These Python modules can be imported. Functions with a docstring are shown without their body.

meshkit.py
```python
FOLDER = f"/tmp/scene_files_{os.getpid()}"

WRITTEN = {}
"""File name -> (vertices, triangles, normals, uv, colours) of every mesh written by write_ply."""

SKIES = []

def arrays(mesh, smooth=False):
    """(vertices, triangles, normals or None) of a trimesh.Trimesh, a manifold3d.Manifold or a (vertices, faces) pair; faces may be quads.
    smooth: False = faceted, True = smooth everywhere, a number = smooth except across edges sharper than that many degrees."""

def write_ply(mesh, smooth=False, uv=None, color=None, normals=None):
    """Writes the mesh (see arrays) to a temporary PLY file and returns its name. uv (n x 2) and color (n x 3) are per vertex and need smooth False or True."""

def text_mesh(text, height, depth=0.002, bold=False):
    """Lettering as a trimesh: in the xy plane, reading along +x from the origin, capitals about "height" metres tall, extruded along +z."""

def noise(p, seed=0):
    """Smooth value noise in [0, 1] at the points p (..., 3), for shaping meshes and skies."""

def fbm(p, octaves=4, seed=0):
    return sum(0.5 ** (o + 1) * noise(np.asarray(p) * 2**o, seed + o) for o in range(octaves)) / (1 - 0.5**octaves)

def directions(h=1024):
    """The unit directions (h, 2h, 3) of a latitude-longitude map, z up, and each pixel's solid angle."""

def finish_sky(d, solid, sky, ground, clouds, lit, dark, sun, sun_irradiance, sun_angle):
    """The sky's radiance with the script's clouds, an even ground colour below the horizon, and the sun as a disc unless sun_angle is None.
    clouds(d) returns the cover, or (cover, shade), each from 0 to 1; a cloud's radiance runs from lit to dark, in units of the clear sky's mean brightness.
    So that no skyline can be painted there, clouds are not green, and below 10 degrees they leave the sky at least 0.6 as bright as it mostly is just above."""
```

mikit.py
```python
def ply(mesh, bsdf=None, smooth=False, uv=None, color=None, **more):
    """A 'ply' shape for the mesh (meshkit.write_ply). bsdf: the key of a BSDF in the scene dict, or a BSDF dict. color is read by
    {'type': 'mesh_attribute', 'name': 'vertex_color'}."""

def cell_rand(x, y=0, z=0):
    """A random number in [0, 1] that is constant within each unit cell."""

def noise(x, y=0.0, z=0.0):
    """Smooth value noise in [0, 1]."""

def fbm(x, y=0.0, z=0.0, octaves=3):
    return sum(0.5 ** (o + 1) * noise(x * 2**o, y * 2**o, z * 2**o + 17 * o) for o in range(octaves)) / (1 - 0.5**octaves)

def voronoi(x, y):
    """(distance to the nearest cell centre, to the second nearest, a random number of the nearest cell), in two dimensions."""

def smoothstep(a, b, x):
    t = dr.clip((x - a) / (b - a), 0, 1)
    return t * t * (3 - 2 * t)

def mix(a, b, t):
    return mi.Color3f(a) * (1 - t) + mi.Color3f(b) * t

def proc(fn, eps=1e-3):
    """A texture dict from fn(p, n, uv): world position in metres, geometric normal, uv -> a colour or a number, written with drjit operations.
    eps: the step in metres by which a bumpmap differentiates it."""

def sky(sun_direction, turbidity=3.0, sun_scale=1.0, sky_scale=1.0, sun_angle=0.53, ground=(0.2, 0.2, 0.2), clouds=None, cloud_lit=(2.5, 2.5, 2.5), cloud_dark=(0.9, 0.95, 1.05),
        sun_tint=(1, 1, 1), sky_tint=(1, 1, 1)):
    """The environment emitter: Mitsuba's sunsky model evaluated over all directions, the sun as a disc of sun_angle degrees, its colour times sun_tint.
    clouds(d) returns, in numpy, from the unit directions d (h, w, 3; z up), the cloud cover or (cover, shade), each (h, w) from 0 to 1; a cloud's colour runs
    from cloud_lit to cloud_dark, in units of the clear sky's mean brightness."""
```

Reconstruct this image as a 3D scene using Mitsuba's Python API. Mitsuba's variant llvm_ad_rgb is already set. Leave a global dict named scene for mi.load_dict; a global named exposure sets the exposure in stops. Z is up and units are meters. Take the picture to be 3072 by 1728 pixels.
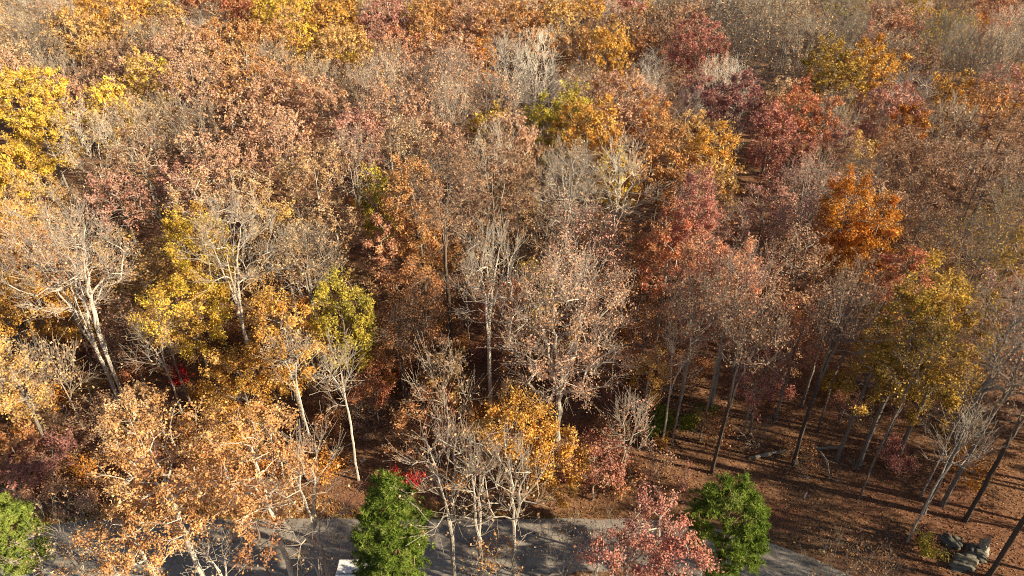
import math, random
import numpy as np, trimesh, manifold3d
import drjit as dr
import mitsuba as mi, mikit, meshkit
from mikit import noise, fbm, voronoi, smoothstep, mix

T = mi.ScalarTransform4f
scene, labels = {}, {}

# ------------------------------------------------------------------ camera, sky, exposure
CAM_H, PITCH, FOCAL = 57.0, math.radians(33.4), 2049.0           # a drone 57 m up; focal length in photograph pixels
CP, SP = math.cos(PITCH), math.sin(PITCH)
scene['camera'] = {'type': 'perspective', 'fov': 2 * math.degrees(math.atan(1536 / FOCAL)), 'fov_axis': 'x',
                   'near_clip': 0.5, 'far_clip': 3000.0,
                   'to_world': T().look_at(origin=[0, 0, CAM_H], target=[0, CP * 100, CAM_H - SP * 100], up=[0, 0, 1])}
SUN = np.array([0.872, -0.283, 0.399])
scene['sky'] = mikit.sky(SUN, turbidity=3.0, sun_scale=1.6, sky_scale=0.65, sun_tint=(0.92, 1.0, 1.14), ground=(0.15, 0.11, 0.08))
exposure = 2.7


def ray_y(y, z):
    """distance along the ground of what shows at picture row y and stands z high"""
    return (CAM_H - z) / math.tan(PITCH + math.atan((y - 864) / FOCAL))


def depth_of(Y, z):
    return Y * CP + (CAM_H - z) * SP


def at(x, y, z=0.0):
    """the ground point (or point z high) that is seen at pixel x, y of the photograph"""
    Y = ray_y(y, z)
    return (x - 1536) / FOCAL * depth_of(Y, z), Y


def pix(X, Y, z):
    d = depth_of(Y, z)
    return 1536 + FOCAL * X / d, 864 + FOCAL * ((CAM_H - z) * CP - Y * SP) / d


# ------------------------------------------------------------------ materials
scene['leaf_mat'] = {'type': 'principledthin', 'base_color': {'type': 'mesh_attribute', 'name': 'vertex_color'},
                     'roughness': 0.55, 'diff_trans': 0.45, 'spec_trans': 0.0, 'eta': 1.35}
scene['bark_mat'] = {'type': 'twosided', 'bsdf': {'type': 'principled', 'base_color': {'type': 'mesh_attribute', 'name': 'vertex_color'},
                                                  'roughness': 0.9, 'specular': 0.2}}


def ground_z(x, y):
    x, y = np.asarray(x, float), np.asarray(y, float)
    p = np.stack([x / 23.0, y / 23.0, x * 0], -1)
    far = np.clip((y - 47) / 14, 0, 1)
    z = (meshkit.fbm(p, 3, 5) - 0.5) * 2.6 * far
    d = road_far(x) - y                                          # below 0 beyond the road
    bank = np.clip((-d - 0.4) / 3.0, 0, 1)
    z = z + 0.45 * bank * bank * (3 - 2 * bank)
    near = np.clip((d - road_w(x) - 0.4) / 3, 0, 1)
    return z - 0.4 * near - 0.03 * (d > -0.3) * (d < road_w(x) + 0.3)


def road_w(x):
    t = np.clip(np.asarray(x, float) / 7, 0, 1)
    return 8.2 - 2.4 * t * t * (3 - 2 * t) + 1.6 * np.clip((np.asarray(x, float) - 17) / 8, 0, 1)


def road_far(x):
    x = np.asarray(x, float)
    return 44.4 - 0.0165 * np.clip(x - 12, 0, None) ** 2 - 0.012 * np.clip(-38 - x, 0, None) ** 2


def cells(p, scale, seed=0.0):
    return voronoi(p.x * scale + seed, p.y * scale + 3.1 * seed)


def litter_color(p, n, uv):
    f1, f2, r = cells(p, 4.2)
    g1, g2, r2 = cells(p, 7.7, 5.3)
    base = mix((0.125, 0.062, 0.038), (0.21, 0.115, 0.06), r)
    base = mix(base, (0.27, 0.165, 0.095), smoothstep(0.72, 0.95, r2) * 0.8)
    base = mix(base, (0.05, 0.028, 0.02), smoothstep(0.78, 0.95, 1 - r2) * 0.75)
    big = fbm(p.x * 0.13, p.y * 0.13, 0.0, 3)
    base = mix(base, (0.16, 0.075, 0.045), smoothstep(0.45, 0.7, big) * 0.6)
    clay = smoothstep(4.2, 1.2, dr.sqrt(dr.square((p.x - 25.0) * 0.62) + dr.square(p.y - 44.2) * 1.6) + 1.6 * noise(p.x * 0.9, p.y * 0.9))
    return mix(base, mix((0.22, 0.08, 0.04), (0.15, 0.07, 0.045), noise(p.x * 3, p.y * 3)), clay * 0.8)


def litter_height(p, n, uv):
    f1, f2, r = cells(p, 4.2)
    return (f2 - f1) * 0.04 + r * 0.05 + 0.06 * fbm(p.x * 1.1, p.y * 1.1, 0.0, 3)


scene['litter_mat'] = {'type': 'twosided', 'bsdf': {'type': 'principled', 'base_color': mikit.proc(litter_color), 'roughness': 0.95, 'specular': 0.15}}


def road_color(p, n, uv):
    big = fbm(p.x * 0.35, p.y * 0.9, 0.0, 4)
    fine = noise(p.x * 14, p.y * 14)
    base = mix((0.20, 0.182, 0.162), (0.26, 0.238, 0.212), big) * (0.86 + 0.28 * fine)
    track = smoothstep(0.09, 0.02, dr.abs(uv.y - 0.19)) + smoothstep(0.09, 0.02, dr.abs(uv.y - 0.42)) + smoothstep(0.09, 0.02, dr.abs(uv.y - 0.62)) + smoothstep(0.09, 0.02, dr.abs(uv.y - 0.86))
    base = base * (1 + 0.10 * track * fbm(p.x * 0.2, p.y * 0.5, 3.0, 2))
    w = 0.012 * (fbm(p.x * 0.8, 0.0, 0.0, 3) - 0.5)
    seam = smoothstep(0.0065, 0.002, dr.abs(uv.y - 0.4 + w * 0.4)) * smoothstep(0.25, 0.5, noise(p.x * 0.7, 4.0) + 0.2)
    crack = smoothstep(0.035, 0.01, dr.abs(fbm(p.x * 0.45, p.y * 0.45, 9.0, 4) - 0.5)) * 0.25
    stain = smoothstep(0.62, 0.8, fbm(p.x * 0.5 + 9, p.y * 0.8, 2.0, 3)) * 0.3
    return mix(base, (0.03, 0.028, 0.027), dr.clip(seam * 0.75 + crack + stain, 0, 0.8))


scene['road_mat'] = {'type': 'twosided', 'bsdf': {'type': 'principled', 'base_color': mikit.proc(road_color), 'roughness': 0.85, 'specular': 0.25}}


def stone_color(p, n, uv):
    return mix((0.06, 0.055, 0.042), (0.17, 0.155, 0.12), fbm(p.x * 2.3, p.y * 2.3, p.z * 2.3, 4)) * (0.8 + 0.4 * noise(p.x * 11, p.y * 11, p.z * 11))


scene['stone_mat'] = {'type': 'twosided', 'bsdf': {'type': 'principled', 'base_color': mikit.proc(stone_color), 'roughness': 0.95}}


def plain(name, rgb, rough=0.5, **kw):
    scene[name] = {'type': 'twosided', 'bsdf': {'type': 'principled', 'base_color': {'type': 'rgb', 'value': list(rgb)}, 'roughness': rough, **kw}}


plain('car_white', (0.78, 0.78, 0.77), 0.28, clearcoat=0.8)
plain('car_glass', (0.015, 0.018, 0.022), 0.06, specular=0.8)
plain('car_black', (0.02, 0.02, 0.022), 0.6)
plain('car_red', (0.35, 0.015, 0.012), 0.2)
plain('car_metal', (0.5, 0.5, 0.5), 0.3, metallic=1.0)
plain('post_white', (0.55, 0.56, 0.55), 0.6)

# ------------------------------------------------------------------ the setting: ground and road
gx = np.concatenate([np.linspace(-420, -95, 26)[:-1], np.linspace(-95, 95, 191), np.linspace(95, 420, 26)[1:]])
gy = np.concatenate([np.linspace(-60, 25, 12)[:-1], np.linspace(25, 110, 121), np.linspace(110, 700, 80)[1:]])
GX, GY = np.meshgrid(gx, gy)
gv = np.stack([GX.ravel(), GY.ravel(), ground_z(GX, GY).ravel()], 1)
ii, jj = np.meshgrid(np.arange(len(gy) - 1), np.arange(len(gx) - 1), indexing='ij')
i0 = (ii * len(gx) + jj).ravel()
gf = np.stack([i0, i0 + 1, i0 + 1 + len(gx), i0 + len(gx)], 1)
scene['ground'] = mikit.ply((gv, gf), 'litter_mat', smooth=True)
labels['ground'] = {'kind': 'structure', 'label': 'forest floor covered with fallen brown leaves'}

rx = np.linspace(-130, 62, 193)
rt = np.linspace(0, 1, 9)
slope = np.gradient(road_far(rx), rx)
nrm = np.stack([slope, -np.ones_like(slope)], 1) / np.sqrt(1 + slope ** 2)[:, None]
rv, ruv = [], []
wob = (meshkit.fbm(np.stack([rx * 0.7, rx * 0, rx * 0], -1), 3, 2) - 0.5) * 0.35
for i, x in enumerate(rx):
    for t in rt:
        d = t * float(road_w(x)) + (wob[i] if t in (0.0, 1.0) else 0)
        q = np.array([x, road_far(x)]) + nrm[i] * d
        rv.append([q[0], q[1], 0.012 + 0.05 * math.sin(math.pi * t)])
        ruv.append([x / 10, t])
ii, jj = np.meshgrid(np.arange(len(rx) - 1), np.arange(8), indexing='ij')
i0 = (ii * 9 + jj).ravel()
scene['road'] = mikit.ply((np.array(rv), np.vstack([np.stack([i0, i0 + 1, i0 + 10], 1), np.stack([i0, i0 + 10, i0 + 9], 1)])[:, ::-1]), 'road_mat', smooth=True, uv=np.array(ruv))
labels['road'] = {'kind': 'structure', 'label': 'narrow grey asphalt road with a seam along its middle'}

# ------------------------------------------------------------------ how a tree grows
def unit(v):
    return v / np.maximum(np.linalg.norm(v, axis=-1, keepdims=True), 1e-9)


def bezier(a, b, c, n):
    t = np.linspace(0, 1, n + 1)[1:, None]
    return (1 - t) ** 2 * a + 2 * t * (1 - t) * b + t * t * c


def skeleton(rng, h, lo, r, ncl, off=(0.0, 0.0), forks=0, fork_z=0.5, crook=0.10, shell=0.45, low=0.55, lean=(0.0, 0.0), step=1.0, rise=0.3, cone=0.0):
    """nodes (n, 3), parents, and the nodes at which a spray of twigs starts. The crown fills an egg from lo to h, r wide."""
    off = np.array([off[0], off[1], 0.0])
    mid, semi = (lo + h) / 2, np.array([r, r, (h - lo) / 2])
    lump = rng.integers(0, 9999)
    got = []
    gap = 0.82 * ((4.2 * r * r * (h - lo) / 2) / ncl) ** (1 / 3)
    for _ in range(ncl * 14):
        u = unit(rng.normal(size=3))
        if u[2] < 0 and rng.random() > low:
            continue
        q = shell + (1 - shell) * math.sqrt(rng.random())
        q *= 0.72 + 0.42 * float(meshkit.noise(u * 2.1 + 7, lump))
        p = u * semi * q
        if cone:
            p[:2] *= 1 - cone * max(0.0, (p[2] / semi[2] + 1) / 2)
        p = p + off + np.array([0, 0, mid])
        if not got or np.min(np.sum((np.array(got) - p) ** 2, 1)) > gap * gap:
            got.append(p)
            if len(got) >= ncl:
                break
    got = np.array(got)
    pos, par = [np.zeros(3)], [-1]
    zt = fork_z * h if forks else lo + 0.72 * (h - lo)
    nt = max(4, int(zt / 1.3))
    sway = np.cumsum(rng.normal(size=(nt, 2)) * crook * 0.55, 0)
    for i in range(1, nt + 1):
        f = i / nt
        pos.append(np.array([lean[0] * f + sway[i - 1, 0] + off[0] * max(0, f * zt - lo) / max(h, 1) * 0.8, lean[1] * f + sway[i - 1, 1] + off[1] * max(0, f * zt - lo) / max(h, 1) * 0.8, zt * f]))
        par.append(i - 1)

    def path(j, p, pull=0.45):
        a = pos[j]
        d = np.linalg.norm(p - a)
        t = unit(a - pos[par[j]]) if par[j] >= 0 else np.array([0, 0, 1.0])
        ctrl = a + (t * 0.5 + (p - a) / d * 0.7 + np.array([0, 0, rise * 0.5])) * d * pull
        n = max(1, int(round(d / step)))
        pts = bezier(a, ctrl, p, n)
        if n > 1:
            pts[:-1] += rng.normal(size=(n - 1, 3)) * crook * min(1.0, d / 3)
        for q in pts:
            pos.append(q)
            par.append(j)
            j = len(pos) - 1
        return j

    heads = []
    if forks:
        top = len(pos) - 1
        a0 = rng.random() * 6.28
        for k in range(forks):
            a = a0 + 6.283 * k / forks + rng.normal() * 0.25
            rr = r * (0.30 + 0.3 * rng.random())
            z = lo + (h - lo) * (0.62 + 0.25 * rng.random())
            heads.append(path(top - (k % 2) * min(2, k), np.array([math.cos(a) * rr, math.sin(a) * rr, z]) + off, 0.5))
    order = np.argsort(np.linalg.norm(got - np.array([pos[nt][0], pos[nt][1], max(lo, zt * 0.8)]), axis=1))
    ends = []
    for k in order:
        p = got[k]
        P = np.array(pos)
        v = p - P
        d = np.linalg.norm(v, axis=1) + 1e-6
        cost = d * (1 + 1.2 * np.clip(0.30 - v[:, 2] / d, 0, 1.2)) + 50.0 * (P[:, 2] < min(lo * 0.92, p[2] - 0.2) * 0.8)
        j = int(np.argmin(cost))
        if d[j] < 0.25:
            ends.append(j)
            continue
        ends.append(path(j, p))
    return np.array(pos), par, ends + heads


def sprays(rng, pos, par, ends, k, length, base_off, spread=1.0, sub=0, up=0.35):
    """twigs at the branch ends: more nodes. Returns the nodes, parents and the twigs' (start, end, spray number)."""
    pos, par = list(pos), list(par)
    P = np.array(pos)
    c = P[ends].mean(0) - np.array([0, 0, 0.25 * np.ptp(P[ends][:, 2])])
    seg = []
    for e_i, e in enumerate(ends):
        a = P[e]
        out = unit(a - c)
        t = unit(a - P[par[e]])
        for _ in range(k):
            d = unit(out * 0.5 + t * 0.5 + rng.normal(size=3) * 0.62 * spread + np.array([0, 0, up]))
            L = length * (0.55 + 0.8 * rng.random())
            m = a + d * L * 0.5 + rng.normal(size=3) * 0.06 * L
            q = m + unit(d + rng.normal(size=3) * 0.3 + np.array([0, 0, up * 0.5])) * L * 0.5
            pos.append(m); par.append(e); i1 = len(pos) - 1
            pos.append(q); par.append(i1); i2 = len(pos) - 1
            seg.append((e, i2, e_i))
            for _s in range(sub):
                d2 = unit(d + rng.normal(size=3) * 0.75 + np.array([0, 0, up * 0.6]))
                j = (e, i1, i1)[rng.integers(0, 3)]
                pos.append(pos[j] + d2 * L * (0.4 + 0.45 * rng.random())); par.append(j)
                seg.append((j, len(pos) - 1, e_i))
    return np.array(pos), par, seg


def thickness(par, rt, rmin, power=0.5):
    n = len(par)
    cnt = [0] * n
    child = [0] * n
    for i in range(n - 1, -1, -1):
        if cnt[i] == 0:
            cnt[i] = 1
        if par[i] >= 0:
            cnt[par[i]] += cnt[i]
    c = np.array(cnt, float) / max(cnt[0], 1)
    return np.maximum(rmin, rt * c ** power)


def wood(pos, par, rad, color, thin_color, keep=None, thick=0.16):
    """one mesh (vertices, triangles, colours) of all edges: rings shared along each limb, thin twigs three-sided"""
    pos, par, rad = np.asarray(pos), np.asarray(par), np.asarray(rad)
    child = np.nonzero(par >= 0)[0]
    if keep is not None:
        child = child[keep[child]]
    d = np.zeros_like(pos)
    ch = np.nonzero(par >= 0)[0]
    d[ch] = unit(pos[ch] - pos[par[ch]])
    d[par < 0] = [0, 0, 1]
    main = np.full(len(pos), -1)
    for i in ch[np.argsort(rad[ch], kind='stable')]:
        main[par[i]] = i
    V, F, C, n0 = [], [], [], 0
    for sides, lo_r, hi_r in ((3, 0, 0.035), (5, 0.035, 0.12), (8, 0.12, 99)):
        e = child[(rad[child] >= lo_r) & (rad[child] < hi_r)]
        if not len(e):
            continue
        p = par[e]
        cont = main[p] == e
        ang = np.arange(sides) * 2 * np.pi / sides

        def ring(centre, direction, r):
            ref = np.where(np.abs(direction[:, :1]) < 0.8, [[1.0, 0.0, 0.0]], [[0.0, 1.0, 0.0]])
            u = unit(np.cross(direction, ref))
            w = np.cross(direction, u)
            return centre[:, None] + r[:, None, None] * (np.cos(ang)[None, :, None] * u[:, None] + np.sin(ang)[None, :, None] * w[:, None])
        db = np.where(cont[:, None], d[p], d[e])
        rb = np.where(cont, rad[p], np.minimum(rad[p], rad[e] * 1.25))
        b, t = ring(pos[p], db, rb), ring(pos[e], d[e], rad[e])
        m = len(e)
        V.append(np.concatenate([b, t], 1).reshape(-1, 3))
        k = np.arange(sides)
        k2 = (k + 1) % sides
        quad = np.concatenate([np.stack([k, k2, k2 + sides], 1), np.stack([k, k2 + sides, k + sides], 1)])
        F.append((np.arange(m)[:, None, None] * 2 * sides + quad[None]).reshape(-1, 3) + n0)
        f = np.clip((np.concatenate([np.repeat(rb[:, None], sides, 1), np.repeat(rad[e][:, None], sides, 1)], 1) - 0.03) / thick, 0, 1).reshape(-1, 1)
        C.append(np.asarray(thin_color) * (1 - f) + np.asarray(color) * f)
        n0 += m * 2 * sides
    v = np.vstack(V)
    c = np.vstack(C)
    c = c * (0.72 + 0.56 * meshkit.noise(v * [3.1, 3.1, 1.2], 3))[:, None]
    return v, np.vstack(F), c


def leaves(rng, pos, seg, n, size, spread, pal, weights, quad=False, along=(0.25, 1.1), flat=0.5, up=0.35):
    """n leaf faces on the twigs, each a bent triangle or two, in the colours of pal (by spray, then by leaf)"""
    a = pos[[s[0] for s in seg]]
    b = pos[[s[1] for s in seg]]
    sp = np.array([s[2] for s in seg])
    wk = rng.random(sp.max() + 1) ** 1.3 + 0.12
    wk = wk[sp]
    k = rng.choice(len(seg), size=n, p=wk / wk.sum())
    t = along[0] + (along[1] - along[0]) * rng.random(n)[:, None]
    c = a[k] + (b[k] - a[k]) * t + rng.normal(size=(n, 3)) * spread
    ax = unit(rng.normal(size=(n, 3)) + np.array([0, 0, -0.25]))
    nr = unit(unit(rng.normal(size=(n, 3))) + unit(c - pos.mean(0)) * flat + np.array([0, 0, up]))
    w = unit(np.cross(nr, ax))
    ax = np.cross(w, nr)
    s = size * (0.65 + 0.7 * rng.random(n))[:, None]
    if quad:
        v = np.stack([c - ax * s * 0.5, c + w * s * 0.36 + nr * s * 0.08, c + ax * s * 0.55, c - w * s * 0.36 + nr * s * 0.08], 1)
        f = np.array([[0, 1, 2], [0, 2, 3]])
    else:
        v = np.stack([c - ax * s * 0.45 + w * s * 0.30, c - ax * s * 0.45 - w * s * 0.38, c + ax * s * 0.6], 1)
        f = np.array([[0, 1, 2]])
    pal = np.asarray(pal, float)
    p = np.asarray(weights, float) / np.sum(weights)
    spray_pick = rng.choice(len(pal), size=sp.max() + 1, p=p)
    own = rng.choice(len(pal), size=n, p=p)
    pick = np.where(rng.random(n) < 0.55, spray_pick[sp[k]], own)
    tone = (0.8 + 0.4 * rng.random(sp.max() + 1))[sp[k]] * (0.55 + 0.8 * rng.random(n))
    col = np.clip(pal[pick] * tone[:, None], 0.005, 0.92)
    m = v.shape[1]
    return v.reshape(-1, 3), (np.arange(n)[:, None, None] * m + f[None]).reshape(-1, 3), np.repeat(col, m, 0)


PAL = {
    'gold':       ([(.66, .38, .08), (.60, .31, .06), (.68, .45, .16), (.50, .24, .05)], (4, 3, 2, 1.5)),
    'yellow':     ([(.72, .50, .08), (.68, .52, .07), (.64, .38, .10), (.52, .30, .06)], (4, 2, 2, 1)),
    'yellow_tan': ([(.70, .48, .14), (.72, .50, .10), (.62, .40, .20), (.70, .55, .07)], (4, 3, 2, 1)),
    'olive':      ([(.42, .34, .05), (.54, .43, .06), (.28, .26, .05), (.52, .33, .06)], (4, 3, 2, 1.5)),
    'olive_gold': ([(.50, .31, .05), (.46, .32, .06), (.56, .36, .10), (.38, .24, .05)], (4, 3, 2, 2)),
    'green':      ([(.20, .24, .04), (.30, .30, .05), (.14, .18, .03)], (3, 2, 2)),
    'tan':        ([(.56, .36, .19), (.48, .29, .14), (.62, .43, .25), (.40, .23, .11)], (4, 3, 2, 1)),
    'tan_gold':   ([(.62, .40, .16), (.56, .33, .12), (.66, .44, .14), (.48, .28, .12)], (4, 3, 2, 1)),
    'pink_tan':   ([(.56, .33, .22), (.50, .27, .18), (.60, .38, .26), (.56, .30, .12)], (4, 3, 2, 1.5)),
    'pink':       ([(.50, .24, .19), (.46, .19, .16), (.55, .31, .24), (.50, .25, .12)], (4, 3, 2, 1)),
    'pink_red':   ([(.52, .18, .15), (.46, .13, .12), (.54, .24, .17), (.44, .11, .08)], (4, 3, 2, 1)),
    'pink_orange': ([(.58, .26, .14), (.56, .22, .12), (.60, .32, .16), (.54, .18, .09)], (4, 3, 2, 1)),
    'orange':     ([(.60, .24, .035), (.64, .30, .04), (.52, .17, .03), (.62, .33, .08)], (4, 3, 2, 1)),
    'orange_tan': ([(.60, .31, .11), (.55, .26, .09), (.62, .38, .16), (.52, .22, .06)], (4, 3, 2, 1.5)),
    'red_orange': ([(.58, .19, .07), (.55, .14, .06), (.60, .26, .08), (.50, .11, .05)], (4, 3, 2, 1.5)),
    'rust':       ([(.46, .20, .07), (.40, .16, .06), (.50, .25, .10), (.34, .13, .05)], (4, 3, 2, 1.5)),
    'brown':      ([(.34, .19, .12), (.28, .15, .09), (.40, .24, .15), (.30, .14, .08)], (4, 3, 2, 1)),
    'grey_brown': ([(.32, .21, .15), (.27, .17, .12), (.38, .26, .18)], (4, 3, 2)),
    'burgundy':   ([(.27, .07, .09), (.34, .10, .11), (.20, .05, .07), (.42, .16, .15)], (4, 3, 2, 1.5)),
    'dark_red':   ([(.34, .09, .07), (.42, .13, .09), (.26, .07, .06)], (4, 3, 2)),
    'red':        ([(.40, .03, .035), (.32, .02, .03), (.44, .06, .045)], (4, 3, 2)),
    'pine':       ([(.15, .22, .035), (.20, .27, .05), (.10, .155, .03), (.25, .30, .075)], (4, 4, 2, 1)),
    'pine_bright': ([(.27, .33, .07), (.22, .29, .06), (.31, .35, .10)], (4, 3, 1)),
}
for _k in PAL:                                                    # leaf colours greyed, and paled to stand in for sun sheen on leaves
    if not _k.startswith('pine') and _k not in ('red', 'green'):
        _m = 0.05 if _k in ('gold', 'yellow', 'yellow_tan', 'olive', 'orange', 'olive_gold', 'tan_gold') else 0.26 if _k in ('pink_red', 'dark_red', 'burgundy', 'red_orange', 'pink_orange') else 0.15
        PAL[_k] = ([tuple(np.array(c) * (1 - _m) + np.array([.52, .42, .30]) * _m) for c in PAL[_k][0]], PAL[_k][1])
WORD = {'gold': 'golden', 'yellow': 'yellow', 'yellow_tan': 'pale yellow', 'olive': 'yellow-green', 'olive_gold': 'olive gold', 'green': 'green', 'tan': 'tan',
        'tan_gold': 'tan gold', 'pink_tan': 'pinkish tan', 'pink': 'dusty pink', 'pink_red': 'pinkish red', 'pink_orange': 'salmon orange', 'orange': 'orange',
        'orange_tan': 'orange tan', 'red_orange': 'red-orange', 'rust': 'rust brown', 'brown': 'brown', 'grey_brown': 'greyish brown', 'burgundy': 'burgundy',
        'dark_red': 'dark red', 'red': 'bright red', 'pine': 'green', 'pine_bright': 'light green'}
BARK = {'oak': ((.13, .105, .085), (.34, .29, .235)), 'pale': ((.26, .235, .20), (.40, .355, .30)), 'white': ((.46, .42, .36), (.50, .45, .385)), 'grey': ((.15, .13, .11), (.29, .255, .215)),
        'dark': ((.07, .055, .045), (.25, .20, .16)), 'pine': ((.15, .10, .07), (.24, .16, .11))}


def crown_area(r, hc):
    return 4 * math.pi * ((2 * (r * hc / 2) ** 1.6 + (r * r) ** 1.6) / 3) ** (1 / 1.6)


def make_tree(seed, pal, dens, h, lo, r, px, bark='oak', cover=1.0, **kw):
    """(trunk mesh, crown mesh or None): px = metres to a picture element at its distance; bare trees have a crown of twigs"""
    rng = np.random.default_rng(seed)
    hc = h - lo
    area = crown_area(r, hc)
    bare = dens < 0.33
    gap = kw.pop('gap', (2.0 if bare else 1.7) + 2.2 * px)
    ncl = int(np.clip(area / gap ** 2 * 0.9, 14, 190))
    twigs = kw.pop('twigs', None)
    kw_sub = kw.pop('sub', 2)
    rt = kw.pop('rt', 0.0095 * h)
    leaf = kw.pop('leaf', 1.0)
    quad = kw.pop('quad', px < 0.10)
    tl = kw.pop('tl', None)
    up = kw.pop('up', 0.8 if dens < 0.33 else 0.35)
    pos, par, ends = skeleton(rng, h, lo, r, ncl, **kw)
    nmain = len(pos)
    length = tl or (1.6 if bare else 0.95) * gap * 0.62
    k = twigs or (6 if bare else 4)
    pos, par, seg = sprays(rng, pos, par, ends, k, length, 0, sub=kw_sub if bare else 0, up=up, spread=0.7 if bare else 1.0)
    rad = thickness(par, rt, max(0.011, 0.085 * px) * (1.15 if bare else 0.9), 0.48 if not bare else 0.52)
    rad[:nmain] *= 1 + 0.35 * np.exp(-np.asarray(pos)[:nmain, 2] / 0.5)
    dark, light = BARK[bark]
    if bare:
        keep = np.zeros(len(pos), bool)
        keep[:nmain] = True
        tr = wood(pos, par, rad, dark, light, keep)
        cr = wood(pos, par, rad, dark, light, ~keep)
    else:
        tr = wood(pos, par, rad, dark, light)
        cr = None
    lf = None
    if dens > 0:
        s = max(0.20, 1.8 * px) * leaf
        n = int(min(1.05 * cover * dens * area / (0.42 * s * s), 21000 if px < 0.13 else 13000))
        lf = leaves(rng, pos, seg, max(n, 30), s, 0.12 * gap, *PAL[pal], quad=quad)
    if cr is None:
        cr = lf
    elif lf is not None:
        cr = (np.vstack([cr[0], lf[0]]), np.vstack([cr[1], lf[1] + len(cr[0])]), np.vstack([cr[2], lf[2]]))
    return tr, cr, bare and dens == 0


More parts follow.
